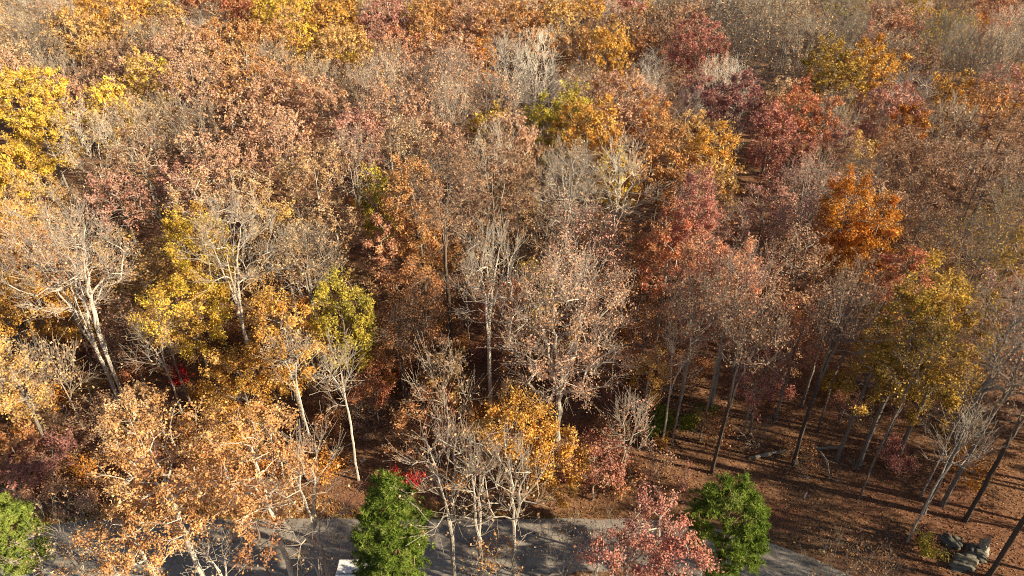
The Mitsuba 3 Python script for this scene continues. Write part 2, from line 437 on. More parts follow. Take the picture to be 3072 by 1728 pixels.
def make_pine(seed, h, lo, r, px, pal='pine', tufts=3000, off=(0, 0)):
    rng = np.random.default_rng(seed)
    gap = 1.55
    tufts = int(tufts * 0.8)
    ncl = int(crown_area(r, h - lo) / gap ** 2 * 0.9)
    pos, par, ends = skeleton(rng, h, lo, r, min(ncl, 130), off=off, shell=0.5, low=0.7, cone=0.35, crook=0.05, rise=0.15)
    pos, par, seg = sprays(rng, pos, par, ends, 7, 0.95, 0, up=0.3, sub=1)
    rad = thickness(par, 0.012 * h, 0.012)
    tr = wood(pos, par, rad, *BARK['pine'])
    b = pos[[s[1] for s in seg]]
    a = pos[[s[0] for s in seg]]
    sp = np.array([s[2] for s in seg])
    k = rng.integers(0, len(seg), tufts)
    c = a[k] + (b[k] - a[k]) * (0.3 + 0.75 * rng.random((tufts, 1))) + rng.normal(size=(tufts, 3)) * 0.12
    ax = unit(unit(b[k] - a[k]) * 0.7 + np.array([0, 0, 0.75]) + rng.normal(size=(tufts, 3)) * 0.35)
    m = 13
    d = unit(ax[:, None] * 0.55 + rng.normal(size=(tufts, m, 3)) * 0.62)
    L = 0.27 + 0.16 * rng.random((tufts, m, 1))
    side = unit(np.cross(d, rng.normal(size=(tufts, m, 3)))) * 0.03
    base = c[:, None] + d * 0.02
    v = np.stack([base - side, base + side, base + d * L], 2).reshape(-1, 3)
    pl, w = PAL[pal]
    pl = np.asarray(pl)
    w = np.asarray(w) / np.sum(w)
    pick = np.where(rng.random(tufts) < 0.6, rng.choice(len(pl), size=sp.max() + 1, p=w)[sp[k]], rng.choice(len(pl), size=tufts, p=w))
    col = pl[pick] * (0.8 + 0.4 * rng.random((tufts, 1)))
    return tr, (v, np.arange(len(v)).reshape(-1, 3), np.repeat(col, m * 3, 0)), False


# ------------------------------------------------------------------ putting a tree into the scene
used = {}


def numbered(name):
    n = used.get(name, 0)
    used[name] = n + 1
    return name if n == 0 else f'{name}_{n:03d}'


PLACED = []            # what stands where: dicts with key, xyz, r, h, px, py, pal, dens
MODELS = []            # built trees that others can be copies of


def put(kind, model, X, Y, rot=0.0, sc=1.0, scz=None, label=None, group=None, info=None, category='tree'):
    key = numbered(kind)
    z = float(ground_z(X, Y)) - 0.05
    m = T().translate([X, Y, z]).rotate([0, 0, 1], rot).scale([sc, sc, scz or sc])
    for part, shape in model['shapes'].items():
        scene[f'{key}__{part}'] = {**shape, 'to_world': m}
    labels[key] = {'category': category}
    if group:
        labels[key]['group'] = group
    if label:
        labels[key]['label'] = label
    top = pix(X, Y, z + model['h'] * (scz or sc) * 0.86)
    rec = {'key': key, 'X': X, 'Y': Y, 'r': model['r'] * sc, 'h': model['h'] * (scz or sc), 'px': top[0], 'py': top[1], 'pal': model['pal'], 'dens': model['dens'], 'label': label, 'kind': kind, 'bark': model.get('bark', 'oak')}
    rec.update(info or {})
    PLACED.append(rec)
    return key


def model_of(built, h, r, pal, dens, **more):
    tr, cr, bare = built
    shapes = {'trunk': mikit.ply((tr[0], tr[1]), 'bark_mat', color=tr[2])}
    if cr is not None:
        shapes['crown'] = mikit.ply((cr[0], cr[1]), 'bark_mat' if bare else 'leaf_mat', color=cr[2])
    return {'shapes': shapes, 'h': h, 'r': r, 'pal': pal, 'dens': dens, **more}

# ------------------------------------------------------------------ the trees one can tell apart
# kind, colours, leafiness (1 full .. 0 bare), picture x, y of the crown's top, its width, y of its lower edge, height in metres, bark, label, name as a landmark
L_ = [
    # far rows, left
    ('oak_tree', 'gold', 1.0, 338, -15, 236, 150, 22, 'oak', 'large golden oak crown at the top edge, left of the orange-red pair', 'the large golden oak at upper left'),
    ('oak_tree', 'red_orange', 1.0, 622, -40, 135, 75, 22, 'oak', 'left one of two orange-red oaks cut by the top edge of the photo', 'the orange-red pair at the top edge'),
    ('oak_tree', 'red_orange', .95, 720, -32, 115, 70, 22, 'oak', 'right one of two orange-red oaks cut by the top edge of the photo', None),
    ('oak_tree', 'tan_gold', .8, 515, 15, 85, 95, 20, 'oak', None, None),
    ('oak_tree', 'tan_gold', .85, 215, 45, 155, 185, 21, 'pale', None, None),
    ('oak_tree', 'tan_gold', .9, 20, 52, 95, 150, 21, 'oak', None, None),
    ('bare_tree', 'tan', .12, 120, -12, 180, 120, 22, 'pale', None, None),
    ('oak_tree', 'tan', .6, 45, 148, 130, 240, 20, 'pale', None, None),
    ('oak_tree', 'yellow_tan', .9, 450, 172, 150, 345, 21, 'oak', 'tan and yellow oak left of the tall pale trunk that forks like a Y', None),
    ('oak_tree', 'pink_tan', .8, 400, 165, 100, 260, 20, 'oak', None, None),
    ('oak_tree', 'yellow', 1.0, 92, 225, 215, 420, 23, 'pale', 'broad pale yellow oak on the left edge, upper half of a tall yellow mass', 'the broad yellow oak on the left edge'),
    ('oak_tree', 'yellow', 1.0, 145, 345, 165, 520, 19, 'pale', 'pale yellow oak standing just below the broad yellow oak on the left edge', None),
    ('oak_tree', 'yellow', 1.0, 60, 440, 130, 585, 18, 'pale', 'lowest of the pale yellow oaks on the left edge, two grey trunks below it', None),
    ('oak_tree', 'pink_tan', .45, 560, 95, 200, 210, 22, 'pale', None, None),
    ('oak_tree', 'orange_tan', .8, 690, 65, 185, 215, 22, 'oak', None, None),
    ('oak_tree', 'orange_tan', .6, 735, 150, 170, 250, 24, 'white', 'tan oak on a tall pale trunk that forks like a Y', 'the tall trunk that forks like a Y'),
    ('oak_tree', 'pink_tan', .4, 600, 190, 210, 345, 22, 'pale', None, None),
    ('oak_tree', 'brown', .6, 310, 190, 150, 300, 19, 'oak', None, None),
    ('bare_tree', 'tan', .15, 275, 350, 150, 560, 22, 'white', 'bare white-limbed tree in the dark gap right of the yellow oaks', 'the white-limbed tree right of the yellow oaks'),
    ('bare_tree', 'tan', .2, 400, 330, 150, 470, 20, 'pale', None, None),
    ('oak_tree', 'brown', .35, 430, 410, 150, 560, 20, 'pale', None, None),
    ('oak_tree', 'pink', .75, 542, 515, 110, 600, 19, 'pale', None, None),
    ('oak_tree', 'pink_tan', .65, 690, 440, 200, 590, 21, 'pale', None, None),
    ('oak_tree', 'pink_tan', .55, 610, 400, 140, 520, 20, 'pale', None, None),
    ('bare_tree', 'brown', .1, 522, 560, 140, 720, 16, 'grey', 'bare tree whose pale limbs reach out sideways above the yellow tree', None),
    # far rows, middle
    ('oak_tree', 'yellow', .95, 850, -20, 185, 120, 22, 'oak', 'dense yellow oak cut by the top edge, right of the orange-red pair', 'the dense yellow oak at the top edge'),
    ('oak_tree', 'gold', 1.0, 1005, 5, 155, 110, 22, 'oak', 'golden oak just right of the dense yellow oak at the top edge', None),
    ('oak_tree', 'orange_tan', .8, 800, 72, 160, 215, 21, 'oak', None, None),
    ('oak_tree', 'yellow', .9, 905, 75, 110, 190, 19, 'oak', None, None),
    ('oak_tree', 'tan_gold', .9, 1030, 95, 190, 195, 21, 'oak', None, None),
    ('oak_tree', 'yellow', .85, 1055, 165, 88, 240, 16, 'oak', 'small mustard yellow tree among pale bare ones in the upper middle', 'the small mustard tree'),
    ('oak_tree', 'pink', .8, 1150, 3, 160, 150, 22, 'pale', 'dusty pink oak near the top edge, right of the golden oaks', 'the dusty pink oak near the top edge'),
    ('oak_tree', 'pink_orange', .7, 1185, 85, 130, 170, 20, 'pale', None, None),
    ('oak_tree', 'orange_tan', .75, 1300, 5, 150, 120, 22, 'oak', None, None),
    ('oak_tree', 'pink_tan', .75, 1415, 15, 130, 130, 22, 'oak', None, None),
    ('oak_tree', 'orange_tan', .75, 1475, 28, 120, 140, 21, 'oak', None, None),
    ('oak_tree', 'pink_tan', .8, 1300, 118, 120, 230, 20, 'pale', None, None),
    ('oak_tree', 'pink_tan', .85, 1385, 125, 130, 235, 20, 'pale', None, None),
    ('oak_tree', 'orange', .8, 1455, 128, 66, 195, 19, 'oak', 'small orange crown just left of the tall bare white trees', 'the small orange crown by the bare white trees'),
    ('bare_tree', 'pink_tan', .2, 1340, 195, 210, 400, 22, 'white', 'pale bare tree with a wide branch fan left of the tall bare white trees', None),
    ('bare_tree', 'tan', 0, 1530, 135, 120, 380, 23, 'white', 'left one of the two tall bare white trees in the upper middle', 'the tall bare white trees'),
    ('bare_tree', 'tan', 0, 1605, 128, 130, 370, 23, 'white', 'right one of the two tall bare white trees in the upper middle', None),
    ('bare_tree', 'pink_tan', .2, 1170, 160, 140, 300, 21, 'pale', None, None),
    ('bare_tree', 'tan', .25, 1080, 215, 110, 320, 19, 'pale', None, None),
    ('oak_tree', 'pink_tan', .85, 850, 225, 180, 370, 21, 'pale', 'pinkish tan oak, left half of a wide pink mass in the upper middle', 'the wide pink mass'),
    ('oak_tree', 'pink_tan', .9, 970, 252, 165, 400, 20, 'pale', 'pinkish tan oak, right half of a wide pink mass in the upper middle', None),
    ('oak_tree', 'pink_tan', .45, 1190, 285, 200, 440, 21, 'pale', None, None),
    ('oak_tree', 'pink', .75, 1082, 352, 115, 450, 18, 'pale', None, None),
    ('oak_tree', 'pink_tan', .75, 840, 335, 180, 470, 20, 'pale', None, None),
    ('oak_tree', 'pink_tan', .7, 1345, 398, 140, 500, 19, 'pale', None, None),
    ('bare_tree', 'pink_tan', .22, 1060, 420, 150, 560, 20, 'pale', None, None),
    ('bare_tree', 'tan', .25, 1230, 400, 160, 520, 20, 'pale', None, None),
    ('oak_tree', 'tan', .5, 940, 455, 200, 620, 21, 'pale', None, None),
    ('oak_tree', 'tan_gold', .5, 835, 600, 170, 760, 19, 'pale', None, None),
    ('oak_tree', 'tan', .45, 1010, 615, 130, 780, 18, 'pale', None, None),
    ('oak_tree', 'tan', .35, 760, 520, 120, 650, 20, 'pale', None, None),
    # far rows, right of the middle
    ('oak_tree', 'orange_tan', .9, 1575, 8, 135, 130, 22, 'oak', None, None),
    ('oak_tree', 'tan_gold', .95, 1675, 5, 120, 140, 22, 'oak', None, None),
    ('oak_tree', 'gold', .95, 1760, -15, 110, 110, 22, 'oak', 'golden oak at the top edge left of a pink sprig', None),
    ('oak_tree', 'gold', 1.0, 1815, 92, 150, 240, 22, 'oak', 'dense golden oak, right end of a tan and gold row in the upper middle', 'the dense golden oak in the upper middle'),
    ('oak_tree', 'orange_tan', .85, 1730, 100, 120, 230, 21, 'oak', None, None),
    ('oak_tree', 'orange_tan', .8, 1650, 110, 120, 260, 20, 'oak', None, None),
    ('oak_tree', 'pink_red', .7, 1890, -12, 85, 70, 21, 'oak', None, None),
    ('oak_tree', 'gold', .9, 1937, -12, 45, 45, 19, 'oak', None, None),
    ('oak_tree', 'brown', .5, 1890, 40, 110, 140, 21, 'pale', None, None),
    ('oak_tree', 'rust', .85, 1935, 110, 110, 215, 19, 'oak', 'rust tan oak just left of a pinkish red crown shaped like a cone', None),
    ('bare_tree', 'tan', .1, 2005, 0, 110, 190, 22, 'grey', None, None),
    ('oak_tree', 'pink_tan', .75, 2062, 15, 120, 120, 21, 'pale', None, None),
    ('maple_tree', 'pink_red', .95, 2092, 68, 180, 275, 23, 'oak', 'tall pinkish red maple shaped like a cone against grey bare trees', 'the pinkish red cone'),
    ('bare_tree', 'tan', .08, 2160, 2, 150, 120, 22, 'grey', None, None),
    ('bare_tree', 'tan', .06, 2265, 5, 160, 130, 22, 'grey', None, None),
    ('bare_tree', 'tan', .06, 2250, 105, 150, 240, 22, 'grey', 'grey bare tree just right of the pinkish red cone', None),
    ('maple_tree', 'burgundy', .95, 2105, 238, 150, 400, 21, 'oak', 'burgundy maple, darkest crown on the upper right, left of its pinker twin', 'the burgundy maple'),
    ('maple_tree', 'burgundy', .9, 2215, 228, 150, 340, 22, 'oak', 'burgundy and pink maple crown just right of the darkest burgundy one', None),
    ('oak_tree', 'pink_tan', .85, 1850, 240, 230, 380, 22, 'oak', 'wide pinkish brown oak behind the yellow-green treetop', 'the wide pinkish brown oak'),
    ('oak_tree', 'pink_tan', .8, 1870, 320, 140, 430, 20, 'oak', None, None),
    ('oak_tree', 'orange_tan', .85, 1955, 310, 120, 420, 20, 'oak', None, None),
    ('maple_tree', 'olive', 1.0, 1715, 280, 125, 400, 22, 'oak', 'round yellow-green treetop above a gold and yellow tree', 'the yellow-green treetop'),
    ('maple_tree', 'olive', .95, 1632, 330, 120, 470, 20, 'oak', 'yellow-green tree lower left of the round yellow-green treetop', None),
    ('oak_tree', 'gold', 1.05, 1765, 325, 195, 540, 22, 'oak', 'big gold and orange oak in the middle of the wood, below the yellow-green treetop', 'the big gold oak in the middle'),
    ('oak_tree', 'yellow', 1.05, 1848, 470, 105, 630, 18, 'oak', 'narrow bright yellow tree at the lower right of the big gold oak in the middle', 'the narrow bright yellow tree'),
    ('oak_tree', 'tan_gold', .9, 2065, 332, 95, 450, 21, 'oak', None, None),
    ('oak_tree', 'gold', .95, 2135, 385, 150, 570, 21, 'oak', 'golden tan oak left of the red-orange dome', 'the golden tan oak left of the red dome'),
    ('oak_tree', 'orange_tan', .9, 1980, 415, 175, 560, 20, 'oak', None, None),
    ('bare_tree', 'tan', 0, 1958, 200, 75, 290, 20, 'white', 'small dead white tree in a dark gap left of the burgundy maple', 'the small dead white tree'),
    ('bare_tree', 'tan', .1, 2160, 375, 90, 450, 18, 'grey', None, None),
    # far rows, right
    ('oak_tree', 'red_orange', 1.0, 2405, 262, 190, 440, 22, 'oak', 'domed red-orange oak, glowing orange along its right side', 'the red-orange dome'),
    ('maple_tree', 'pink_red', 1.0, 2315, 322, 130, 500, 20, 'oak', 'pinkish red maple nestled against the left side of the red-orange dome', None),
    ('maple_tree', 'dark_red', .85, 2370, 425, 190, 560, 18, 'oak', 'dark red maple in shade just below the red-orange dome', None),
    ('oak_tree', 'olive_gold', .8, 2470, 142, 120, 260, 21, 'oak', None, None),
    ('oak_tree', 'gold', .95, 2605, 150, 175, 300, 22, 'oak', 'wide old-gold oak on the upper right, below a small pinkish red crown', 'the wide old-gold oak on the upper right'),
    ('oak_tree', 'olive_gold', .85, 2520, 195, 150, 310, 20, 'oak', None, None),
    ('maple_tree', 'pink_red', .9, 2605, 86, 58, 145, 20, 'oak', 'small pinkish red crown on top of the wide old-gold oak on the upper right', None),
    ('maple_tree', 'pink_orange', .9, 2700, 56, 90, 175, 21, 'oak', 'tall salmon pink maple among grey bare trees near the upper right corner', 'the tall salmon pink maple'),
    ('bare_tree', 'tan', .2, 2340, 0, 150, 130, 22, 'grey', None, None),
    ('bare_tree', 'tan', .12, 2420, 75, 150, 200, 22, 'grey', None, None),
    ('bare_tree', 'olive', .12, 2530, -15, 140, 100, 22, 'grey', None, None),
    ('bare_tree', 'tan', .12, 2560, 60, 110, 160, 21, 'grey', None, None),
    ('oak_tree', 'pink_tan', .65, 2660, 15, 90, 110, 21, 'grey', None, None),
    ('maple_tree', 'pink_orange', .95, 2972, -15, 125, 110, 22, 'oak', 'salmon orange maple in the upper right corner', 'the salmon maple in the upper right corner'),
    ('oak_tree', 'orange', .8, 2925, 58, 58, 130, 19, 'oak', None, None),
    ('oak_tree', 'olive_gold', .7, 2742, -8, 85, 60, 21, 'oak', None, None),
    ('oak_tree', 'olive_gold', .6, 2820, 30, 100, 110, 20, 'grey', None, None),
    ('bare_tree', 'olive', .12, 2825, 62, 165, 200, 22, 'grey', None, None),
    ('bare_tree', 'tan', .05, 2920, 135, 140, 240, 22, 'grey', None, None),
    ('bare_tree', 'tan', .05, 3015, 130, 150, 250, 22, 'grey', None, None),
    ('oak_tree', 'brown', .7, 2770, 166, 110, 250, 20, 'grey', None, None),
    ('oak_tree', 'gold', .9, 2838, 226, 125, 320, 20, 'oak', 'golden orange oak right of a dusty pink dome at the far right', 'the golden orange oak at the far right'),
    ('maple_tree', 'pink', .9, 2660, 268, 190, 375, 21, 'grey', 'dusty pink dome above an orange crown at the far right', 'the dusty pink dome'),
    ('oak_tree', 'orange', 1.0, 2725, 328, 105, 440, 19, 'oak', 'burnt orange crown just below the right side of the dusty pink dome', 'the burnt orange crown'),
    ('oak_tree', 'orange', .8, 2652, 390, 70, 450, 17, 'oak', None, None),
    ('oak_tree', 'orange_tan', .75, 2935, 275, 140, 380, 20, 'oak', None, None),
    ('oak_tree', 'pink', .4, 3000, 232, 150, 340, 21, 'grey', None, None),
    ('bare_tree', 'tan', .08, 2500, 305, 125, 440, 20, 'grey', None, None),
    ('bare_tree', 'tan', .05, 2840, 318, 140, 450, 20, 'grey', None, None),
    ('oak_tree', 'brown', .5, 2985, 350, 180, 480, 20, 'grey', None, None),
    ('oak_tree', 'gold', .8, 3068, 195, 70, 270, 20, 'oak', None, None),
    ('oak_tree', 'brown', .8, 2735, 430, 235, 650, 22, 'oak', 'big dull brown oak right of the vivid orange tree', 'the big dull brown oak'),
    ('oak_tree', 'grey_brown', .45, 2960, 440, 200, 640, 22, 'grey', None, None),
    ('bare_tree', 'olive_gold', .06, 2925, 660, 235, 900, 21, 'grey', 'grey bare tree with a broad rounded head above the olive gold oak', 'the grey bare rounded tree'),
    ('oak_tree', 'olive_gold', .8, 3025, 700, 60, 790, 19, 'oak', None, None),
    ('oak_tree', 'tan_gold', .75, 2570, 420, 80, 520, 19, 'oak', None, None),
    ('oak_tree', 'pink', .4, 2290, 555, 150, 720, 20, 'grey', None, None),
    ('bare_tree', 'pink', .2, 2370, 640, 140, 790, 19, 'grey', None, None),
    ('bare_tree', 'tan', .03, 2420, 495, 85, 600, 19, 'pale', None, None),
    # the middle of the wood
    ('oak_tree', 'orange', 1.0, 2545, 542, 150, 700, 24, 'grey', 'vivid orange oak on a leaning-looking grey trunk, upper of two joined crowns', 'the vivid orange oak'),
    ('oak_tree', 'orange', 1.0, 2615, 620, 120, 790, 21, 'grey', 'vivid orange oak crown joined to the lower right of the other vivid orange oak', None),
    ('oak_tree', 'orange', .8, 2480, 640, 110, 780, 19, 'grey', None, None),
    ('maple_tree', 'red_orange', 1.0, 2700, 778, 120, 900, 20, 'oak', 'red-orange maple with a scarlet tip between the vivid orange oak and the olive gold oak', 'the scarlet-tipped maple'),
    ('bare_tree', 'tan', .04, 1700, 480, 190, 690, 23, 'pale', 'pale bare tree standing in front of the big gold oak in the middle', 'the pale bare tree before the gold oak'),
    ('bare_tree', 'pink', .2, 1745, 655, 210, 840, 21, 'grey', 'greyish pink half-bare tree just below the pale bare tree before the gold oak', None),
    ('maple_tree', 'pink_red', .95, 2075, 565, 135, 700, 24, 'oak', 'pinkish red maple crown right of the narrow bright yellow tree', 'the pinkish red maple in the middle'),
    ('maple_tree', 'red_orange', .75, 2005, 650, 150, 790, 21, 'pale', None, None),
    ('oak_tree', 'rust', .6, 1880, 690, 120, 800, 17, 'oak', None, None),
    ('oak_tree', 'pink_orange', .85, 2100, 735, 150, 930, 24, 'pale', 'salmon oak on a long pale trunk, left crown of a spreading pair', 'the spreading salmon oaks'),
    ('oak_tree', 'pink_orange', .8, 2205, 765, 130, 950, 23, 'pale', 'salmon oak, right crown of a spreading pair with pale limbs', None),
    ('oak_tree', 'brown', .55, 1480, 480, 250, 690, 23, 'grey', 'thin-leaved brown oak with upswept grey limbs, right of an orange oak', 'the thin-leaved brown oak'),
    ('oak_tree', 'tan', .5, 1560, 520, 120, 640, 19, 'oak', None, None),
    ('oak_tree', 'orange_tan', .95, 1245, 503, 165, 680, 23, 'oak', 'salmon and orange oak in the middle left, dark trunk showing beneath', 'the salmon and orange oak'),
    ('oak_tree', 'olive', .85, 1130, 525, 90, 640, 20, 'oak', 'small olive green crown on the left shoulder of the salmon and orange oak', None),
    ('oak_tree', 'orange_tan', .9, 1265, 650, 140, 800, 17, 'oak', None, None),
    ('oak_tree', 'pink_orange', .85, 1150, 690, 80, 770, 16, 'oak', None, None),
    ('oak_tree', 'rust', .85, 1235, 825, 210, 950, 15, 'oak', 'low rust orange oak below the salmon and orange oak', 'the low rust orange oak'),
    ('oak_tree', 'rust', .55, 1190, 945, 190, 1080, 13, 'grey', None, None),
    ('oak_tree', 'gold', .9, 42, 622, 120, 740, 21, 'oak', 'golden oak on the left edge above the double white birch', None),
    ('oak_tree', 'orange_tan', .9, 95, 700, 180, 900, 18, 'oak', 'orange tan oak behind the branches of the double white birch', None),
    ('oak_tree', 'gold', .8, 60, 860, 150, 990, 14, 'oak', None, None),
    ('oak_tree', 'tan_gold', .6, 40, 1055, 130, 1260, 17, 'grey', None, None),
    ('maple_tree', 'yellow', 1.0, 600, 655, 190, 860, 22, 'dark', 'tall yellow maple between the double white birch and the white-limbed tree', 'the tall yellow maple'),
    ('maple_tree', 'yellow', .9, 565, 850, 230, 1085, 17, 'dark', 'yellow leafy maple lower part hanging in front of the tall yellow maple', None),
    ('maple_tree', 'gold', .85, 860, 940, 190, 1130, 18, 'pale', 'golden yellow maple left of the yellow-green maple', None),
    ('maple_tree', 'olive', 1.05, 1030, 875, 180, 1130, 19, 'dark', 'rounded yellow-green maple in the middle left above thin white trunks', 'the rounded yellow-green maple'),
    ('maple_tree', 'gold', .75, 720, 1085, 190, 1240, 13, 'grey', None, None),
    ('oak_tree', 'red_orange', .6, 1500, 855, 120, 1000, 15, 'oak', 'thin red-orange young oak behind the tall straight bare tree', None),
    ('oak_tree', 'olive_gold', .6, 1610, 800, 110, 900, 14, 'oak', None, None),
    ('maple_tree', 'gold', .8, 1950, 1060, 75, 1200, 13, 'pale', 'slender golden tree on a thin pale trunk right of the sycamore', 'the slender golden tree'),
    ('oak_tree', 'rust', .5, 1930, 930, 120, 1060, 14, 'oak', None, None),
    ('oak_tree', 'pink_orange', .75, 2395, 920, 140, 1050, 17, 'grey', None, None),
    ('oak_tree', 'pink_orange', .7, 2310, 985, 110, 1110, 16, 'grey', None, None),
    ('maple_tree', 'pink_red', .7, 2275, 1060, 130, 1200, 13, 'oak', 'dull pinkish red small maple below the salmon oaks', None),
    ('oak_tree', 'brown', .35, 2390, 730, 170, 900, 19, 'grey', None, None),
    ('oak_tree', 'brown', .4, 2480, 890, 150, 1040, 17, 'grey', None, None),
    ('oak_tree', 'olive_gold', 1.0, 2740, 838, 200, 1040, 25, 'grey', 'broad olive gold oak at the right on a long grey trunk', 'the broad olive gold oak'),
    ('oak_tree', 'olive_gold', 1.05, 2855, 880, 190, 1110, 22, 'grey', 'olive gold oak, rounded right side of the olive gold group', None),
    ('oak_tree', 'olive_gold', .8, 2620, 980, 130, 1130, 19, 'grey', None, None),
    ('oak_tree', 'olive_gold', .85, 2800, 1050, 190, 1220, 17, 'grey', 'lower olive gold oak beneath the broad olive gold oak', None),
    ('bare_tree', 'pink', .22, 3020, 870, 190, 1150, 23, 'grey', 'half-bare pinkish grey tree at the right edge beside the olive gold oaks', None),
    ('oak_tree', 'gold', 1.0, 1560, 1240, 210, 1420, 11.5, 'oak', 'golden orange oak overhanging the far side of the road, upper left part', 'the golden orange oak over the road'),
    ('oak_tree', 'gold', 1.05, 1660, 1315, 180, 1540, 9.5, 'oak', 'golden orange oak drooping over the road edge, right of the grey bare trees', None),
    ('maple_tree', 'dark_red', .6, 1790, 1345, 170, 1490, 8, 'oak', 'dull dark red young maple right of the golden orange oak over the road', None),
    ('oak_tree', 'tan_gold', .9, 1335, 1105, 90, 1200, 10, 'grey', 'small tan gold tree below the dark forked trunk', None),
    ('oak_tree', 'red_orange', .7, 1300, 1190, 130, 1290, 7, 'grey', 'reddish orange sapling thicket below the small tan gold tree', None),
    ('oak_tree', 'red_orange', .7, 1120, 1125, 130, 1240, 8, 'grey', None, None),
    ('maple_tree', 'burgundy', .85, 145, 1345, 135, 1450, 6.5, 'grey', 'small burgundy tree on the left beside the grassy verge', 'the small burgundy tree'),
    ('maple_tree', 'pink_red', .6, 35, 1430, 130, 1520, 6, 'grey', None, None),
    ('oak_tree', 'rust', .8, 40, 1318, 120, 1380, 8, 'grey', None, None),
]

# trees that show their whole trunk: placed by the foot of the trunk and the height of the top
# kind, colours, leafiness, foot x, foot y, top y, crown width, crown's lower edge y, crown shift in m, forks, fork height, bark, label, landmark
BASED = [
    ('birch_tree', 'pink_tan', .05, 362, 1215, 640, 330, 1010, -0.5, 4, .36, 'white', 'left stem of the double white birch, bare limbs spreading far to the left', 'the double white birch'),
    ('birch_tree', 'pink_tan', .09, 390, 1240, 690, 220, 930, 2.4, 3, .40, 'white', 'right stem of the double white birch, upright bare limbs', None),
    ('bare_tree', 'tan', .05, 775, 1160, 640, 280, 900, 1.5, 5, .46, 'white', 'bare tree with a fan of white limbs right of the tall yellow maple', 'the bare tree with a white fan'),
    ('bare_tree', 'tan', .05, 1473, 1262, 712, 190, 1010, 0.2, 3, .50, 'white', 'tall straight bare tree with a thin pale trunk in the middle of the photo', 'the tall straight bare tree'),
    ('sycamore_tree', 'pink_tan', .28, 1668, 1320, 815, 400, 1260, 0.5, 5, .28, 'white', 'broad bare sycamore with crooked white limbs and a few salmon leaves', 'the broad white sycamore'),
    ('oak_tree', 'brown', .3, 1358, 1148, 480, 210, 760, 0.6, 3, .55, 'dark', 'tall oak whose dark bare trunk forks high up, left of the straight bare tree', 'the dark forked trunk'),
    ('bare_tree', 'pink', .12, 2100, 1322, 800, 170, 960, 0.5, 2, .6, 'grey', 'bare tree on a long leaning-looking pale trunk below the salmon oaks', None),
    ('bare_tree', 'brown', .15, 2135, 1420, 960, 190, 1160, 0.5, 3, .5, 'dark', 'dark-trunked tree right of the dark green bushes', None),
    ('bare_tree', 'brown', .15, 2380, 1395, 860, 190, 1100, 0.8, 3, .5, 'dark', 'dark slanting trunk beside the fallen log, bare crown above', 'the dark trunk by the fallen log'),
    ('bare_tree', 'olive_gold', .2, 2575, 1500, 1040, 160, 1230, 0.6, 2, .55, 'dark', 'thin dark trunk on the leaf-covered floor right of the white stake', None),
    ('bare_tree', 'brown', .08, 2768, 1542, 900, 220, 1230, 1.0, 3, .55, 'grey', 'tall dark slanting trunk at the right, bare branches reaching the right edge', 'the tall slanting trunk at the right'),
    ('bare_tree', 'brown', .10, 2825, 1520, 960, 200, 1230, 1.2, 3, .5, 'grey', 'tall bare tree just right of the tall slanting trunk at the right', None),
    ('bare_tree', 'brown', .10, 2892, 1566, 1090, 200, 1330, 1.2, 3, .5, 'dark', 'bare tree with a dark bent trunk near the right edge above the boulders', None),
    ('bare_tree', 'brown', .06, 2720, 1628, 1280, 90, 1430, 0.3, 2, .55, 'pale', 'thin pale sapling stem left of the bush by the boulders', None),
    ('bare_tree', 'brown', .12, 2758, 1495, 1120, 120, 1300, 0.4, 2, .55, 'grey', 'thin grey trunk left of the tall slanting trunk at the right', None),
    ('bare_tree', 'brown', .1, 2960, 1735, 1330, 170, 1520, 0.8, 3, .5, 'dark', 'dark trunk in the lower right corner beside the boulders', None),
    ('bare_tree', 'tan', .08, 940, 1365, 1040, 110, 1200, -0.3, 2, .62, 'white', 'thin white trunk leaning slightly left below the golden yellow maple', 'the thin white trunk'),
    ('bare_tree', 'tan', .06, 1077, 1445, 1075, 110, 1240, -0.3, 2, .62, 'white', 'thin white trunk behind the pine, below the rounded yellow-green maple', None),
    ('bare_tree', 'tan', .06, 556, 1268, 1000, 110, 1120, -0.3, 2, .6, 'pale', 'thin pale trunk below the yellow maples on the left', None),
    ('oak_tree', 'yellow', .35, 588, 1252, 900, 130, 1060, 0, 2, .6, 'dark', 'dark trunk under the yellow maples on the left', None),
    ('oak_tree', 'gold', .4, 92, 1325, 1010, 150, 1180, 0, 3, .45, 'grey', 'grey-trunked oak with thin gold leaves near the left edge', None),
    ('bare_tree', 'tan', .12, 160, 1340, 1080, 170, 1240, 0.5, 2, .5, 'pale', 'thin bare pale tree near the left edge, right of the grey-trunked oak', None),
    ('bare_tree', 'pink', .1, 1860, 1468, 1230, 110, 1380, 0.3, 3, .2, 'pale', 'bare thin sapling with several stems above the dark verge', None),
    ('bare_tree', 'rust', .2, 1985, 1340, 1010, 120, 1180, 0.3, 2, .55, 'pale', 'thin pale trunk left of the dark green bushes', None),
    ('bare_tree', 'brown', .2, 2015, 1335, 880, 160, 1060, 0.3, 2, .55, 'grey', 'grey trunk rising behind the dark green bushes', None),
    ('oak_tree', 'orange_tan', .55, 1155, 845, 610, 110, 720, 0, 2, .6, 'oak', 'short dark trunk standing in the gap under the salmon and orange oak', None),
    ('bare_tree', 'brown', .25, 2450, 1300, 930, 150, 1110, 0.4, 2, .5, 'dark', None, None),
    ('bare_tree', 'brown', .25, 2640, 1370, 1010, 150, 1180, 0.4, 2, .5, 'dark', None, None),
    ('bare_tree', 'brown', .2, 1225, 1240, 960, 120, 1100, 0.2, 2, .5, 'dark', None, None),
    ('bare_tree', 'tan', .2, 1010, 1140, 720, 140, 900, 0.2, 2, .5, 'grey', None, None),
    ('bare_tree', 'rust', .25, 1290, 1190, 880, 130, 1040, 0.2, 2, .5, 'dark', None, None),
]

